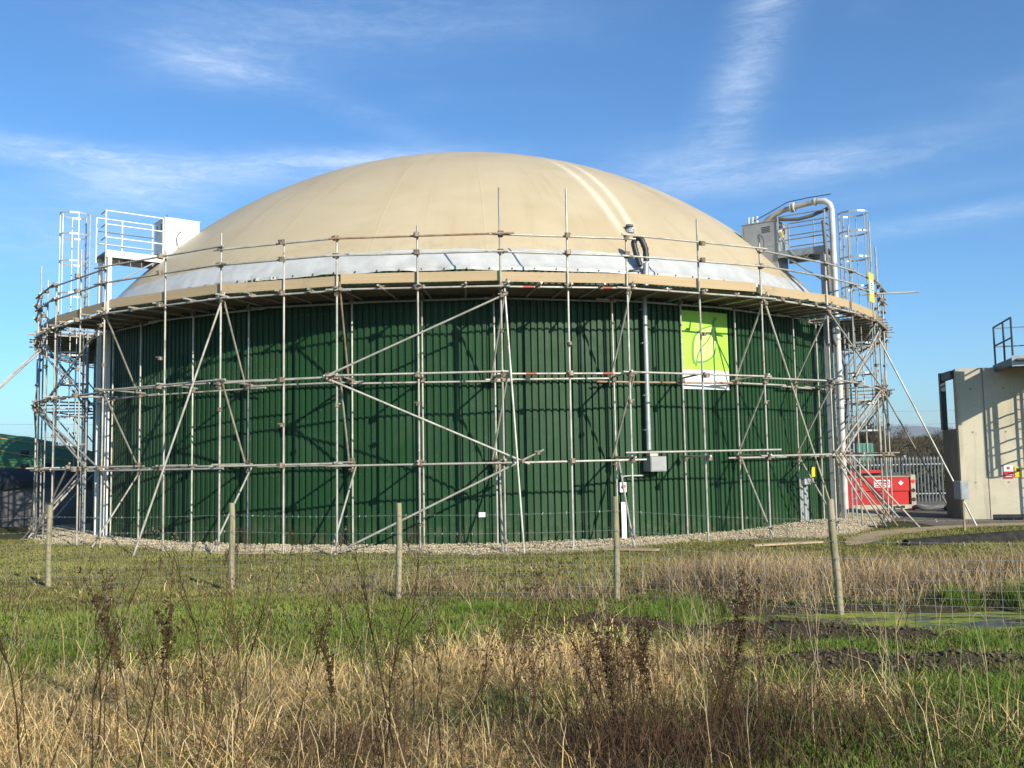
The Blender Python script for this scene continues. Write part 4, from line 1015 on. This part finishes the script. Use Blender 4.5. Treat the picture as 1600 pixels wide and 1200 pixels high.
# far hedge as one mass of twigs
nh = 26000; hx = rng.uniform(8, 70, nh); hy = 100+rng.normal(0, 1.6, nh); hh = 2.6+1.1*vnoise(hx, hy*0, 4.0, 8)+.6*vnoise(hx, hy*0, 1.3, 9)
b = np.stack([hx, hy, rng.random(nh)**.7*hh], -1); dv = rng.normal(0, 1, (nh, 3)); dv[:, 2] = np.abs(dv[:, 2])+.3; dv /= np.linalg.norm(dv, axis=1)[:, None]
s2 = np.cross(dv, rng.normal(0, 1, (nh, 3))); s2 /= np.linalg.norm(s2, axis=1)[:, None]
V = np.stack([b-s2*.06, b+s2*.06, b+dv*.55], 1).reshape(-1, 3)
tag(link('hedge', fastmesh('hedge', V, None, np.arange(nh*3).reshape(-1, 3), M_TWIG)), kind='stuff')

# dark thicket added to stand for the shade close behind the palisade
nh = 9000; hx = rng.uniform(11, 36, nh); hy = 41.5+rng.normal(0, .7, nh); hh = 1.25+.5*vnoise(hx, hy*0, 2.0, 8)
b = np.stack([hx, hy, rng.random(nh)**.8*hh], -1); dv = rng.normal(0, 1, (nh, 3)); dv[:, 2] = np.abs(dv[:, 2])+.2; dv /= np.linalg.norm(dv, axis=1)[:, None]
s2 = np.cross(dv, rng.normal(0, 1, (nh, 3))); s2 /= np.linalg.norm(s2, axis=1)[:, None]
V = np.stack([b-s2*.045, b+s2*.045, b+dv*.3], 1).reshape(-1, 3)
tag(link('shade_thicket', fastmesh('shade_thicket', V, None, np.arange(nh*3).reshape(-1, 3), M_LEAF)), kind='stuff')

# ------------------------------------------------------------------ sheeted clamp on the left
cl_ = empty('silage_clamp', (-20, 34, 0), 'sheeted silage heap behind a grey concrete wall at the left', 'silage heap')
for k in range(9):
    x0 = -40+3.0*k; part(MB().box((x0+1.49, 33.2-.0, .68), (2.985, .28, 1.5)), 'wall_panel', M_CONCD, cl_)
def heap(mname, m, z0, z1, yoff, prof):
    vs = []; fs = []; xs = np.linspace(-44, -12.6, 70); k = 14
    for x in xs:
        top = np.interp(x, [-44, -26, -20, -18.6, -17.4, -16.2, -15.2, -14.2, -12.6], [4.2, 4.0, 3.35, 3.05, 2.75, 2.4, 2.15, 1.95, 1.75])
        for j in range(k+1):
            t = j/k; y = 33.05+yoff+5.2*t; z = z0+(top-z0)*(prof(t)); z += .10*(vnoise(x, y, .9, 3)-.5)+.05*(vnoise(x, y, .35, 4)-.5)
            vs.append((x, y, float(z)))
    for i in range(len(xs)-1):
        for j in range(k): fs.append((i*(k+1)+j, (i+1)*(k+1)+j, (i+1)*(k+1)+j+1, i*(k+1)+j+1))
    return part(MB().add(vs, fs), mname, m, cl_, True)
heap('green_cover', M_TARP, 1.72, 0, .02, lambda t: math.sin(min(1, t*1.05)*math.pi/2)**.8)
vs = []; fs = []; xs = np.linspace(-44, -12.7, 120)
for x in xs:
    for j, (y, z) in enumerate(((33.35, 2.0), (33.0, 1.78), (32.86, 1.55), (32.90, 1.25+.16*vnoise(x, 0, .8, 2)))): vs.append((x, y+.07*float(vnoise(x, j, .5, 5)), float(z)+.06*float(vnoise(x, j, .6, 7))))
for i in range(len(xs)-1):
    for j in range(3): fs.append((i*4+j, (i+1)*4+j, (i+1)*4+j+1, i*4+j+1))
part(MB().add(vs, fs), 'black_edge_sheet', M_TARPK, cl_, True)
def hz_(x, y):
    top = np.interp(x, [-44, -26, -20, -18.6, -17.4, -16.2, -15.2, -14.2, -12.6], [4.2, 4.0, 3.35, 3.05, 2.75, 2.4, 2.15, 1.95, 1.75]); t = (y-33.07)/5.2
    return 1.72+(top-1.72)*math.sin(min(1, max(0, t)*1.05)*math.pi/2)**.8+.03
for k in range(9):
    y0 = 33.5+.5*k; part(MB().tube([(x, y0+.15*math.sin(x*1.3+k), hz_(x, y0+.15*math.sin(x*1.3+k))+.04) for x in np.linspace(-24, -13.2, 34)], .022, 4), 'tie_rope', M_ORANGE, cl_) if k % 3 == 0 else None
for x, y in ((-16.9, 34.0), (-15.6, 34.9), (-14.9, 34.2), (-18.3, 35.0), (-17.6, 33.7)):
    part(MB().lathe((x, y, hz_(x, y)), [(.10, 0), (.16, .06), (.14, .14), (.05, .17)], 9), 'weight_bag', M_ORANGE if x > -16 else M_TARPK, cl_)
db = empty('black_drum', (-16.7, 30.4, .2), 'black pipe end with a white marker at the left edge below the heap', 'pipe')
part(MB().tube([(-18.6, 30.8, .42), (-16.75, 30.4, .42)], .17, 12), 'pipe', M_BLACK, db, True); part(MB().box((-17.0, 30.2, .16), (.13, .08, .36)), 'marker', M_SIGNW, db)
fb = empty('far_shed', (-39, 82, 0), 'low white roofed shed far behind the left scaffold', 'shed')
part(MB().box((-39, 82, 1.3), (9, 5, 2.6)), 'wall', M_GREYBOX, fb)
mb = MB().add([(-43.7, 79.3, 2.6), (-34.3, 79.3, 2.6), (-34.3, 82, 3.6), (-43.7, 82, 3.6), (-43.7, 84.7, 2.6), (-34.3, 84.7, 2.6)], [(0, 1, 2, 3), (3, 2, 5, 4)]); part(mb, 'roof', M_WHITE, fb)

# ------------------------------------------------------------------ stock fence across the meadow
FP = [(-13.9, 16.6), (-10.6, 15.85), (-7.41, 14.98), (-4.23, 14.1), (-1.57, 12.7), (1.25, 11.7), (3.63, 10.62), (6.3, 9.55)]
fn = empty('stock_fence', (-1.57, 12.7, gz1(-1.57, 12.7)), 'timber post and wire stock fence crossing the meadow', 'fence')
tops = []
for i, (x, y) in enumerate(FP):
    z0 = gz1(x, y); h = 1.28+random.uniform(-.02, .02); r0 = .041+random.uniform(-.003, .004); lean = Vector((random.uniform(-.02, .02), random.uniform(-.02, .02), 0))
    if i == 6: lean = Vector((-.045, 0, 0)); h = 1.34
    n_ = 10; vs = []; hs_ = [-.15, .1, .4, .7, 1.0, h-.012, h]
    mb = MB(); mb.tube([Vector((x, y, z0+q))+lean*q+Vector((.006*math.sin(q*5+i), .005*math.cos(q*4+i), 0)) for q in hs_], [r0*1.06, r0*1.04, r0*1.02, r0, r0*.98, r0*.97, r0*.90], n_)
    pst = part(mb, 'post', M_POST, fn, True)
    for q in range(3):                                             # drying cracks
        pass
    tops.append((x, y, z0, lean))
    st_ = MB()
    for zz in (1.10, .86, .66): st_.box(Vector((x, y-r0-.003, z0+zz))+lean*zz, (.03, .012, .012))
    part(st_, 'staple', M_WIRE, pst)
def fence_pt(i, f_, h, sag=0.0):
    a, b = tops[i], tops[i+1]; p = Vector((a[0], a[1], a[2]))+a[3]*h; q = Vector((b[0], b[1], b[2]))+b[3]*h
    r = p+(q-p)*f_; r.z += h-sag*math.sin(math.pi*f_); r.y -= .056; return r
for h in (1.11, .87):
    mb = MB(); bb = MB()
    for i in range(len(tops)-1):
        mb.tube([fence_pt(i, k/8, h, .022) for k in range(9)], .0022, 4)
        L_ = (fence_pt(i, 1, h)-fence_pt(i, 0, h)).length; nb = int(L_/.105)
        for k in range(1, nb):
            p = fence_pt(i, k/nb, h, .022)
            for q in range(2):
                a = Vector((random.uniform(-.4, .4), random.uniform(-1, 1), random.uniform(-1, 1))).normalized()*.017; bb.tube([p-a, p+a], .0022, 3)
    wv = part(mb, 'barbed_wire', M_WIRE, fn); q = bb.build('barbs', M_WIRE, wv); q['kind'] = 'stuff'
NETH = [.68, .56, .45, .35, .26, .18, .10, .03]
mb = MB()
for h in NETH:
    for i in range(len(tops)-1): mb.tube([fence_pt(i, k/6, h, .01*(h > .6)) for k in range(7)], .0019 if h < .67 else .0024, 4)
for i in range(len(tops)-1):
    L_ = (fence_pt(i, 1, .5)-fence_pt(i, 0, .5)).length; nb = int(L_/.155)
    for k in range(nb):
        f_ = k/nb; jit = [random.uniform(-.006, .006) for _ in NETH]
        mb.tube([fence_pt(i, f_, h, .01*(h > .6))+Vector((jit[j], -.003, 0)) for j, h in enumerate(NETH)], .0018, 4)
k = part(mb, 'stock_netting', M_WIRE, fn); k['kind'] = 'stuff'
# loose pieces on the ground by the gravel
for p0, p1, lab in (((5.2, 20.7), (6.9, 21.3), 'weathered plank lying on the gravel edge right of the downpipe'), ((1.95, 20.6), (3.05, 20.1), 'short weathered plank lying near the switch strip'), ((-6.8, 21.4), (-5.8, 21.1), 'grey plank end lying on the left gravel')):
    a = Vector((*p0, gz1(*p0)+.05)); b = Vector((*p1, gz1(*p1)+.05)); d = (b-a); y = Vector((0, 0, 1)).cross(d).normalized()
    o = MB().box((0, 0, 0), (d.length, .22, .04)).build('loose_plank', M_WOOD); o.matrix_world = Matrix.Translation((a+b)/2) @ Matrix((d.normalized(), y, d.normalized().cross(y))).transposed().to_4x4(); tag(o, lab, 'plank', 'planks lying by the gravel')
cp = empty('culvert_pipe', (8.6, 20.8, .1), 'long culvert pipe blackened as ditch shadow, lying in the grass at right', 'pipe')
part(MB().tube([(8.5, 20.5, .0), (10.3, 20.9, .07), (12.4, 21.3, .13)], .15, 14), 'barrel', M_CULV, cp, True)
part(MB().tube([(12.0, 21.22, .12), (12.12, 21.24, .125)], .18, 14), 'collar', M_HOSE, cp)
# ------------------------------------------------------------------ grass
def scatter(n, y0, y1, power):
    """spots of ground inside the view and a good step to each side, thinning out with distance"""
    u = rng.random(n); p = 2-power
    y = (y0**p+u*(y1**p-y0**p))**(1/p); hw = .57*y+.7; x = rng.uniform(-1, 1, n)*hw; m = int(n*.26); y2 = y[:m]; sd_ = np.where(rng.random(m) < .5, -1, 1)*(.57*y2+.7+rng.random(m)*3.6)
    return np.concatenate([x, sd_]), np.concatenate([y, y2])
def blades(name, x, y, h, wd, lean, col):
    n = len(x); z = gz(x, y)-.01; az = rng.random(n)*6.28; dxv = np.cos(az); dyv = np.sin(az); a2 = rng.normal(0, .9, n); sx = np.cos(a2); sy = np.sin(a2)
    V = np.empty((n, 5, 3)); l = lean*h
    V[:, 0] = np.stack([x-sx*wd, y-sy*wd, z], -1); V[:, 1] = np.stack([x+sx*wd, y+sy*wd, z], -1)
    mx = x+dxv*l*.38; my = y+dyv*l*.38; mz = z+h*.62*np.sqrt(np.maximum(.1, 1-.25*lean**2))
    V[:, 2] = np.stack([mx+sx*wd*.8, my+sy*wd*.8, mz], -1); V[:, 3] = np.stack([mx-sx*wd*.8, my-sy*wd*.8, mz], -1)
    tz = z+h*np.maximum(.18, 1-.42*lean**1.5); V[:, 4] = np.stack([x+dxv*l, y+dyv*l, tz], -1)
    k = np.arange(n)[:, None]*5
    return link(name, fastmesh(name, V.reshape(-1, 3), np.concatenate([k, k+1, k+2, k+3], 1), np.concatenate([k+3, k+2, k+4], 1), M_TINT, np.repeat(col, 5, 0)))
def pick(n, pal):
    pal = np.array(pal); i = rng.integers(0, len(pal), n); j = rng.integers(0, len(pal), n); t = rng.random((n, 1)); return pal[i]*(1-t)+pal[j]*t
GREEN = [(.115, .160, .024), (.150, .200, .034), (.095, .130, .024), (.195, .215, .055)]
OLIVE = [(.165, .170, .046), (.215, .190, .062), (.120, .145, .036), (.29, .235, .10)]
STRAW = [(.68, .48, .20), (.55, .375, .15), (.72, .54, .26), (.38, .25, .11), (.61, .44, .20)]
def in_wet(x, y):
    w_ = np.interp(x, [1.7, 2.2, 2.9, 3.6, 4.4, 5.6, 9.5], [.1, .3, .48, .64, .72, .76, .7]); c_ = np.interp(x, [1.7, 2.9, 4.4, 5.6, 9.5], [10.3, 10.15, 10.0, 9.9, 9.7])
    return (np.abs(y-c_) < w_) & (x > 1.7)
# short turf
x, y = scatter(540000, 4.2, 27, 1.22); ta, gr_, mu = masks(x, y)
rt = np.hypot(x-CX, y-CY); ok = (rng.random(len(x)) > mu*.88) & (rng.random(len(x)) > ta*.55) & ~in_wet(x, y) & (rt > RT-.22+gravel_w(np.degrees(np.arctan2(x-CX, CY-y)))+.3*vnoise(x, y, .3, 4)) & ((y < 23) | (x < -8) | ((x > 6.5) & (y < 25.3))) & (seg_d(x, y, tr) > .26*np.clip((y-20.6)/3, 0, 1)+.25*(vnoise(x, y, .3, 4)-.3))
x, y, gr_, ta = x[ok], y[ok], gr_[ok], ta[ok]; n = len(x)
isg = rng.random(n) < np.clip(gr_*(.42+1.15*vnoise(x, y, .85, 41)), .08, .8)
patch = vnoise(x, y, .6, 12); h = np.where(isg, rng.uniform(.03, .085, n), rng.uniform(.025, .07, n))*(.65+.8*patch)*np.interp(y, [4, 8, 20], [1.15, 1.0, 1.0])
col = np.where(isg[:, None], pick(n, GREEN), pick(n, OLIVE))*(.75+.5*vnoise(x, y, 1.7, 13))[:, None]
tag(blades('short_grass', x, y, h, np.interp(y, [4, 20, 27], [.0021, .0050, .008])*rng.uniform(.7, 1.4, n), rng.uniform(.15, 1.1, n), col), kind='stuff')
# long dry grass, lodged in tussocks
x, y = scatter(230000, 4.2, 17.5, 1.5); ta, gr_, mu = masks(x, y); ok = (rng.random(len(x)) < np.where(y > 11.8, ta*.35, ta*.95)) & ~in_wet(x, y) & (vnoise(x, y, .33, 15) > .28)
x, y, ta = x[ok], y[ok], ta[ok]; n = len(x); tus = vnoise(x, y, .42, 16)
h = rng.gamma(3.0, .068, n)*(.25+1.2*tus)*np.where((y > 11.8) & (ta < .35), .45, 1.0); h = np.clip(h*np.where(y < 11, .85, 1), .04, .5)
col = pick(n, STRAW)*(.7+.6*vnoise(x, y, .8, 17))[:, None]
tag(blades('dry_grass', x, y, h, np.interp(y, [4, 18], [.0020, .0050])*rng.uniform(.6, 1.4, n), rng.uniform(.6, 2.5, n), col), kind='stuff')
# coarse dry scrub around the fence at right and by the culvert
cx_, cy_, rx_, ry_, k_, hh_ = zip(*[(3.1, 12.6, .95, 1.1, 5200, .62), (4.9, 12.6, .9, 1.2, 4200, .58), (4.2, 14.8, 1.6, 1.3, 3200, .5), (7.5, 14.0, 1.2, 1.0, 2600, .6), (-.9, 13.4, .8, .35, 420, .5), (.75, 12.3, .6, .35, 500, .4), (-2.3, 13.5, .5, .3, 260, .45), (6.3, 11.4, .7, .4, 900, .35)])
x = np.concatenate([rng.normal(a, b*.6, k) for a, b, k in zip(cx_, rx_, k_)]); y = np.concatenate([rng.normal(a, b*.6, k) for a, b, k in zip(cy_, ry_, k_)]); h = np.concatenate([rng.uniform(.35, 1.0, k)*b for b, k in zip(hh_, k_)])
n = len(x); tag(blades('dry_scrub', x, y, h, rng.uniform(.0018, .0040, n), rng.uniform(.2, 1.5, n), pick(n, [(.40, .29, .15), (.30, .21, .12), (.52, .40, .22), (.16, .105, .065), (.22, .15, .085)])*(.6+.8*vnoise(x, y, .5, 19))[:, None]), kind='stuff')
# matted layer of fallen straw underneath
x, y = scatter(290000, 4.2, 9.2, 1.3); ta, gr_, mu = masks(x, y); ok = (rng.random(len(x)) < np.clip(ta*1.25-.08, 0, 1)*(.55+.6*vnoise(x, y, .3, 44))); x, y = x[ok], y[ok]; n = len(x)
tag(blades('straw_mat', x, y, rng.uniform(.05, .17, n)*(.6+.9*vnoise(x, y, .42, 16)), rng.uniform(.0011, .0021, n), rng.uniform(1.0, 3.2, n), pick(n, STRAW)*(.85+.35*vnoise(x, y, .7, 45))[:, None]), kind='stuff')
# tall straw culms standing over the tussocks
x, y = scatter(2300, 4.6, 9.6, 1.4); ta, gr_, mu = masks(x, y); ok = rng.random(len(x)) < np.clip(ta*1.1, .06, .9); x, y = x[ok], y[ok]; n = len(x)
tag(blades('straw_culms', x, y, rng.uniform(.2, .6, n), rng.uniform(.0012, .0022, n), rng.uniform(.1, 1.1, n), pick(n, [(.60, .45, .23), (.50, .36, .18), (.36, .25, .13), (.66, .53, .32)])), kind='stuff')
# dark low twigs at the foot of the docks
k = 2600; x = np.concatenate([rng.normal(.75, .42, k), rng.normal(-1.0, .3, 900), rng.normal(1.5, .3, 1200), rng.normal(2.3, .4, 700)]); y = np.concatenate([rng.normal(5.2, .35, k), rng.normal(5.2, .25, 900), rng.normal(5.7, .3, 1200), rng.normal(5.3, .4, 700)]); n = len(x)
tag(blades('dark_twigs', x, y, rng.uniform(.08, .38, n), rng.uniform(.0014, .0026, n), rng.uniform(.2, 1.7, n), pick(n, [(.060, .036, .022), (.10, .055, .034), (.038, .024, .015), (.19, .125, .07)])), kind='stuff')
# lush green tufts
T = [(6.0, 10.75, .30, .26, 2600), (5.1, 10.9, .2, .2, 900), (1.6, 10.4, .45, .13, 2500), (2.0, 10.75, .3, .14, 1300), (-.4, 11.2, .35, .12, 1500), (4.0, 8.1, .35, .10, 1600), (2.9, 8.15, .35, .10, 1500), (3.0, 6.2, .6, .10, 3000), (1.6, 5.6, .5, .10, 2600), (2.6, 5.3, .6, .11, 2600), (-1.1, 9.6, 1.0, .09, 2500), (-4.2, 9.4, 1.2, .09, 2500)]
x = np.concatenate([rng.normal(a, r*.55, k) for a, b, r, h_, k in T]); y = np.concatenate([rng.normal(b, r*.45, k) for a, b, r, h_, k in T]); h = np.concatenate([rng.uniform(.45, 1.15, k)*h_*1.25 for a, b, r, h_, k in T])
n = len(x); tag(blades('green_tufts', x, y, h, rng.uniform(.0020, .0036, n), rng.uniform(.2, 1.1, n), pick(n, [(.085, .150, .022), (.115, .185, .030), (.15, .21, .04)])), kind='stuff')
# low broad leaves of winter weeds between the turf
x, y = scatter(5200, 4.3, 12.5, 1.3); ta, gr_, mu = masks(x, y); ok = (rng.random(len(x)) < .35+.4*gr_) & (vnoise(x, y, .8, 21) > .5) & ~in_wet(x, y); x, y = x[ok], y[ok]; n = len(x)
tag(blades('weed_leaves', x, y, rng.uniform(.05, .13, n), rng.uniform(.008, .018, n), rng.uniform(.7, 1.5, n), pick(n, [(.07, .12, .045), (.10, .13, .07), (.06, .10, .03)])), kind='stuff')

# ------------------------------------------------------------------ dead stems standing in the foreground
def stem_meshes(seed, h, kind):
    r = random.Random(seed); st = MB(); hd = MB()
    def seeds(p, d, k, s):
        for _ in range(k):
            c = p+Vector((r.gauss(0, s), r.gauss(0, s), r.gauss(0, s*1.1))); e = r.uniform(.005, .012)*(1.25 if kind == 'dock' else .85)
            u = Vector((r.gauss(0, 1), r.gauss(0, 1), r.gauss(0, 1))).normalized(); v = u.orthogonal().normalized(); w2 = u.cross(v)
            hd.add([c+u*e, c-u*e, c+v*e*.8, c-v*e*.8, c+w2*e*.5, c-w2*e*.5], [(0, 2, 4), (2, 1, 4), (1, 3, 4), (3, 0, 4), (2, 0, 5), (1, 2, 5), (3, 1, 5), (0, 3, 5)])
    def go(p, d, l, rad, lev):
        pts = [p]; k = 6 if lev == 0 else 4; dd = d.copy()
        for i in range(k):
            dd = (dd+Vector((r.gauss(0, .07), r.gauss(0, .07), .03 if lev else 0))).normalized(); pts.append(pts[-1]+dd*l/k)
        st.tube(pts, [rad*(1-.75*i/k) for i in range(k+1)], 4 if lev == 0 else 3, False)
        if kind == 'dock':
            if lev >= 1 or l < .3:
                for q in pts[1:]: seeds(q, dd, 8, .010)
            else:
                for q in pts[3:]: seeds(q, dd, 14, .013)
        elif kind == 'umbel' and lev == 2: seeds(pts[-1], dd, 3, .010)
        elif kind == 'twiggy' and lev >= 1: seeds(pts[-1], dd, 2, .007)
        if lev == 0:
            nb = {'dock': 9, 'umbel': 5, 'twiggy': 11, 'wand': 3, 'reed': 0}[kind]
            for b in range(nb):
                f_ = r.uniform(.38, .92) if kind != 'wand' else r.uniform(.6, .9); i = min(k-1, int(f_*k)); q = pts[i]+(pts[i+1]-pts[i])*(f_*k-i)
                az = r.random()*6.28; a = r.uniform(.16, .48)
                go(q, (dd*math.cos(a)+Vector((math.cos(az), math.sin(az), .1))*math.sin(a)).normalized(), l*r.uniform(.18, .34), rad*.5, 1)
        elif lev == 1 and kind in ('umbel', 'twiggy'):
            for b in range(3):
                az = r.random()*6.28; a = r.uniform(.3, .7); go(pts[-2 if b else -1], (dd*math.cos(a)+Vector((math.cos(az), math.sin(az), .1))*math.sin(a)).normalized(), l*.45, rad*.6, 2)
        if lev == 0 and kind == 'reed':                              # bent-over dry blade at the top
            q = pts[-1]; b = [q]; az = r.random()*6.28
            for i in range(6): b.append(b[-1]+Vector((math.cos(az)*.03, math.sin(az)*.03, .02-.013*i)))
            st.tube(b, [rad*.5*(1-.12*i) for i in range(7)], 3, False)
    go(Vector((0, 0, -.03)), Vector((r.gauss(0, .10), r.gauss(0, .10), 1)).normalized(), h, (.0048 if kind in ('dock', 'umbel') else .0038), 0)
    return st, hd
KINDS_ = {'dock': (M_STEMD, M_SEED), 'umbel': (M_STEMD, M_SEEDG), 'twiggy': (M_STEMR, M_SEED), 'wand': (M_STEMR, M_SEEDG), 'reed': (M_STEMP, M_SEEDG), 'umbelp': (M_STEMP, M_SEEDG)}
LIB = {}
for kd, nv, hs_ in (('dock', 4, .85), ('umbel', 4, .98), ('twiggy', 5, .78), ('wand', 4, .9), ('reed', 5, .75), ('umbelp', 3, .95)):
    LIB[kd] = []
    for i in range(nv):
        st, hd = stem_meshes(hash((len(kd)*7+i*13+ord(kd[0]))) % 9999, hs_*(.9+.08*i), 'umbel' if kd == 'umbelp' else kd)
        LIB[kd].append((st.mesh('dead_weed', KINDS_[kd][0]), hd.mesh('seed_head', KINDS_[kd][1]) if hd.v else None))
def weed(kd, x, y, s, label, group):
    a, b = random.choice(LIB[kd]); o = link('dead_weed', a); o.location = (x, y, gz1(x, y)); o.rotation_euler = (random.gauss(0, .07), random.gauss(0, .07), random.random()*6.28); o.scale = (s, s, s)
    tag(o, label, 'dead weed', group)
    if b: k_ = link('seed_head', b, o); k_['kind'] = 'stuff'
    return o
SP = [('dock', -2.33, 5.75, 1.02, 'dark dock with a thick black seed head standing in the grass at lower left'), ('dock', -2.12, 5.75, .86, 'shorter dark dock beside the thick black seed head at lower left'),
      ('dock', 1.22, 5.85, .92, 'bushy dark dock standing tallest at the lower right of centre'), ('twiggy', 1.42, 5.6, .95, 'red brown bushy weed touching the dark dock right of centre'),
      ('dock', -1.05, 5.35, .78, 'dark tangled dock at the bottom between centre and left'), ('wand', -.56, 5.55, .98, 'single brown stalk with a knob of seed rising at the bottom left of centre'),
      ('reed', .62, 8.3, .95, 'pale bent straw stalk leaning out of the middle tussock'), ('umbelp', 1.95, 6.3, .95, 'pale branching dead stalk rising before the mud ridge at right'),
      ('twiggy', 3.1, 6.6, .62, 'reddish weed with a drooping tip on the mud ridge at right'), ('umbel', -3.25, 6.0, .95, 'grey topped dead umbel at the far lower left')]
for kd, x, y, s, lab in SP: weed(kd, x, y, s, lab, None)
GL = {'dock': ('dark brown dead dock stem among the other dry weeds in the foreground', 'dark dead docks in the foreground'), 'umbel': ('dark dead stem with small grey branching heads in the foreground grass', 'dark branching dead stems in the foreground'),
      'twiggy': ('red brown twiggy dead weed in the foreground grass', 'red brown twiggy weeds in the foreground'), 'wand': ('thin brown wand of a dead stem in the foreground grass', 'thin brown dead stems in the foreground'),
      'reed': ('pale straw coloured stalk with a bent tip in the foreground grass', 'pale straw stalks in the foreground'), 'umbelp': ('pale dead branching stalk in the foreground grass', 'pale branching dead stalks in the foreground')}
def grow(k, xr, yr, kinds, s0, s1):
    for _ in range(k):
        kd = random.choice(kinds); y = random.uniform(*yr); x = random.uniform(*xr)*y/5.5
        weed(kd, x, y, random.uniform(s0, s1), *GL[kd])
grow(40, (-3.2, -.2), (4.8, 6.4), ['wand', 'umbel', 'wand', 'twiggy', 'umbel', 'wand'], .75, 1.15)
grow(16, (-3.1, -.3), (6.0, 8.0), ['reed', 'umbelp', 'wand', 'reed'], .5, .95)
grow(22, (-.2, 1.3), (4.8, 6.6), ['wand', 'twiggy', 'twiggy', 'umbel', 'reed'], .6, 1.0)
grow(20, (.4, 1.5), (4.7, 5.8), ['twiggy', 'dock', 'twiggy', 'wand', 'twiggy'], .5, .9)
grow(14, (-.2, 1.2), (6.8, 8.6), ['reed', 'reed', 'umbelp'], .5, .9)
grow(30, (1.0, 3.2), (4.8, 7.4), ['reed', 'umbelp', 'reed', 'wand', 'umbelp'], .5, .95)
grow(26, (-3.2, 1.4), (4.75, 5.7), ['wand', 'umbel', 'wand', 'twiggy'], .8, 1.12)
grow(16, (.2, 2.2), (4.7, 5.5), ['twiggy', 'wand', 'umbel'], .45, .8)
# small docks along the gravel
for k in range(26):
    x = random.choice((random.uniform(-7, -1.5), random.uniform(-6.6, -3.4), random.uniform(-1, 6))); y = random.uniform(15.6, 19.6)
    weed('dock' if random.random() < .65 else 'twiggy', x, y, random.uniform(.45, .85), 'small dark dead dock between the wire fence and the gravel', 'small docks before the gravel')
for k in range(30):
    x = random.uniform(-6.5, 5.5); y = random.uniform(12.0, 14.5)
    weed(random.choice(('wand', 'twiggy', 'reed', 'umbelp', 'twiggy')), x, y, random.uniform(.5, .9), 'thin dead stem growing along the wire fence', 'dead stems along the wire fence')

# each weed's label tells which of its row it is, counted along the fence posts behind it
ROWS = {'dark dead docks in the foreground': 'dark dead docks', 'dark branching dead stems in the foreground': 'dark branching dead stems', 'red brown twiggy weeds in the foreground': 'red brown twiggy weeds',
        'thin brown dead stems in the foreground': 'thin brown dead stems', 'pale straw stalks in the foreground': 'pale straw stalks', 'pale branching dead stalks in the foreground': 'pale branching stalks',
        'small docks before the gravel': 'small gravelside docks', 'dead stems along the wire fence': 'wireside dead stems'}
GAPS = [(-1, 75, 'left of the first post'), (75, 362, 'under the first fence gap'), (362, 623, 'under the second fence gap'), (623, 964, 'under the third fence gap'), (964, 1313, 'under the fourth fence gap'), (1313, 9999, 'right of the last post')]
NUM = ['zero', 'one', 'two', 'three', 'four', 'five', 'six', 'seven', 'eight', 'nine', 'ten', 'eleven', 'twelve', 'thirteen', 'fourteen', 'fifteen', 'sixteen', 'seventeen', 'eighteen', 'nineteen', 'twenty']
ORD = ['leftmost', 'second', 'third', 'fourth', 'fifth', 'sixth', 'seventh', 'eighth', 'ninth', 'tenth', 'eleventh', 'twelfth', 'thirteenth', 'fourteenth', 'fifteenth', 'sixteenth', 'seventeenth', 'eighteenth', 'nineteenth', 'twentieth']
rows = {}
for o in COL.objects:
    gp = o.get('group')
    if gp in ROWS:
        px = 800+FOC*o.location.x/o.location.y
        for a, b, nm in GAPS:
            if a <= px < b or (a < 0 and px < b): rows.setdefault((gp, nm), []).append((px, o))
for (gp, nm), lst in rows.items():
    lst.sort(key=lambda q: q[0]); n = len(lst)
    for i, (px, o) in enumerate(lst):
        w_ = 'only one' if n == 1 else ORD[i] if i == 0 else 'rightmost' if i == n-1 else ORD[i]+' from left'
        o['label'] = w_+' of '+('the ' if n == 1 else NUM[n]+' ')+ROWS[gp]+' '+nm
# ------------------------------------------------------------------ winter air
hz = MB().box((200, 2050, 58), (12000, 4300, 124)).build('haze', None); tag(hz, kind='stuff')
hm = bpy.data.materials.new('winter_haze'); hm.use_nodes = True; ht = hm.node_tree; ht.nodes.clear()
pv = ht.nodes.new('ShaderNodeVolumePrincipled'); pv.inputs['Color'].default_value = (.88, .93, 1, 1); pv.inputs['Density'].default_value = .00021; pv.inputs['Anisotropy'].default_value = .2
ho = ht.nodes.new('ShaderNodeOutputMaterial'); ht.links.new(pv.outputs[0], ho.inputs['Volume']); hz.data.materials.append(hm)
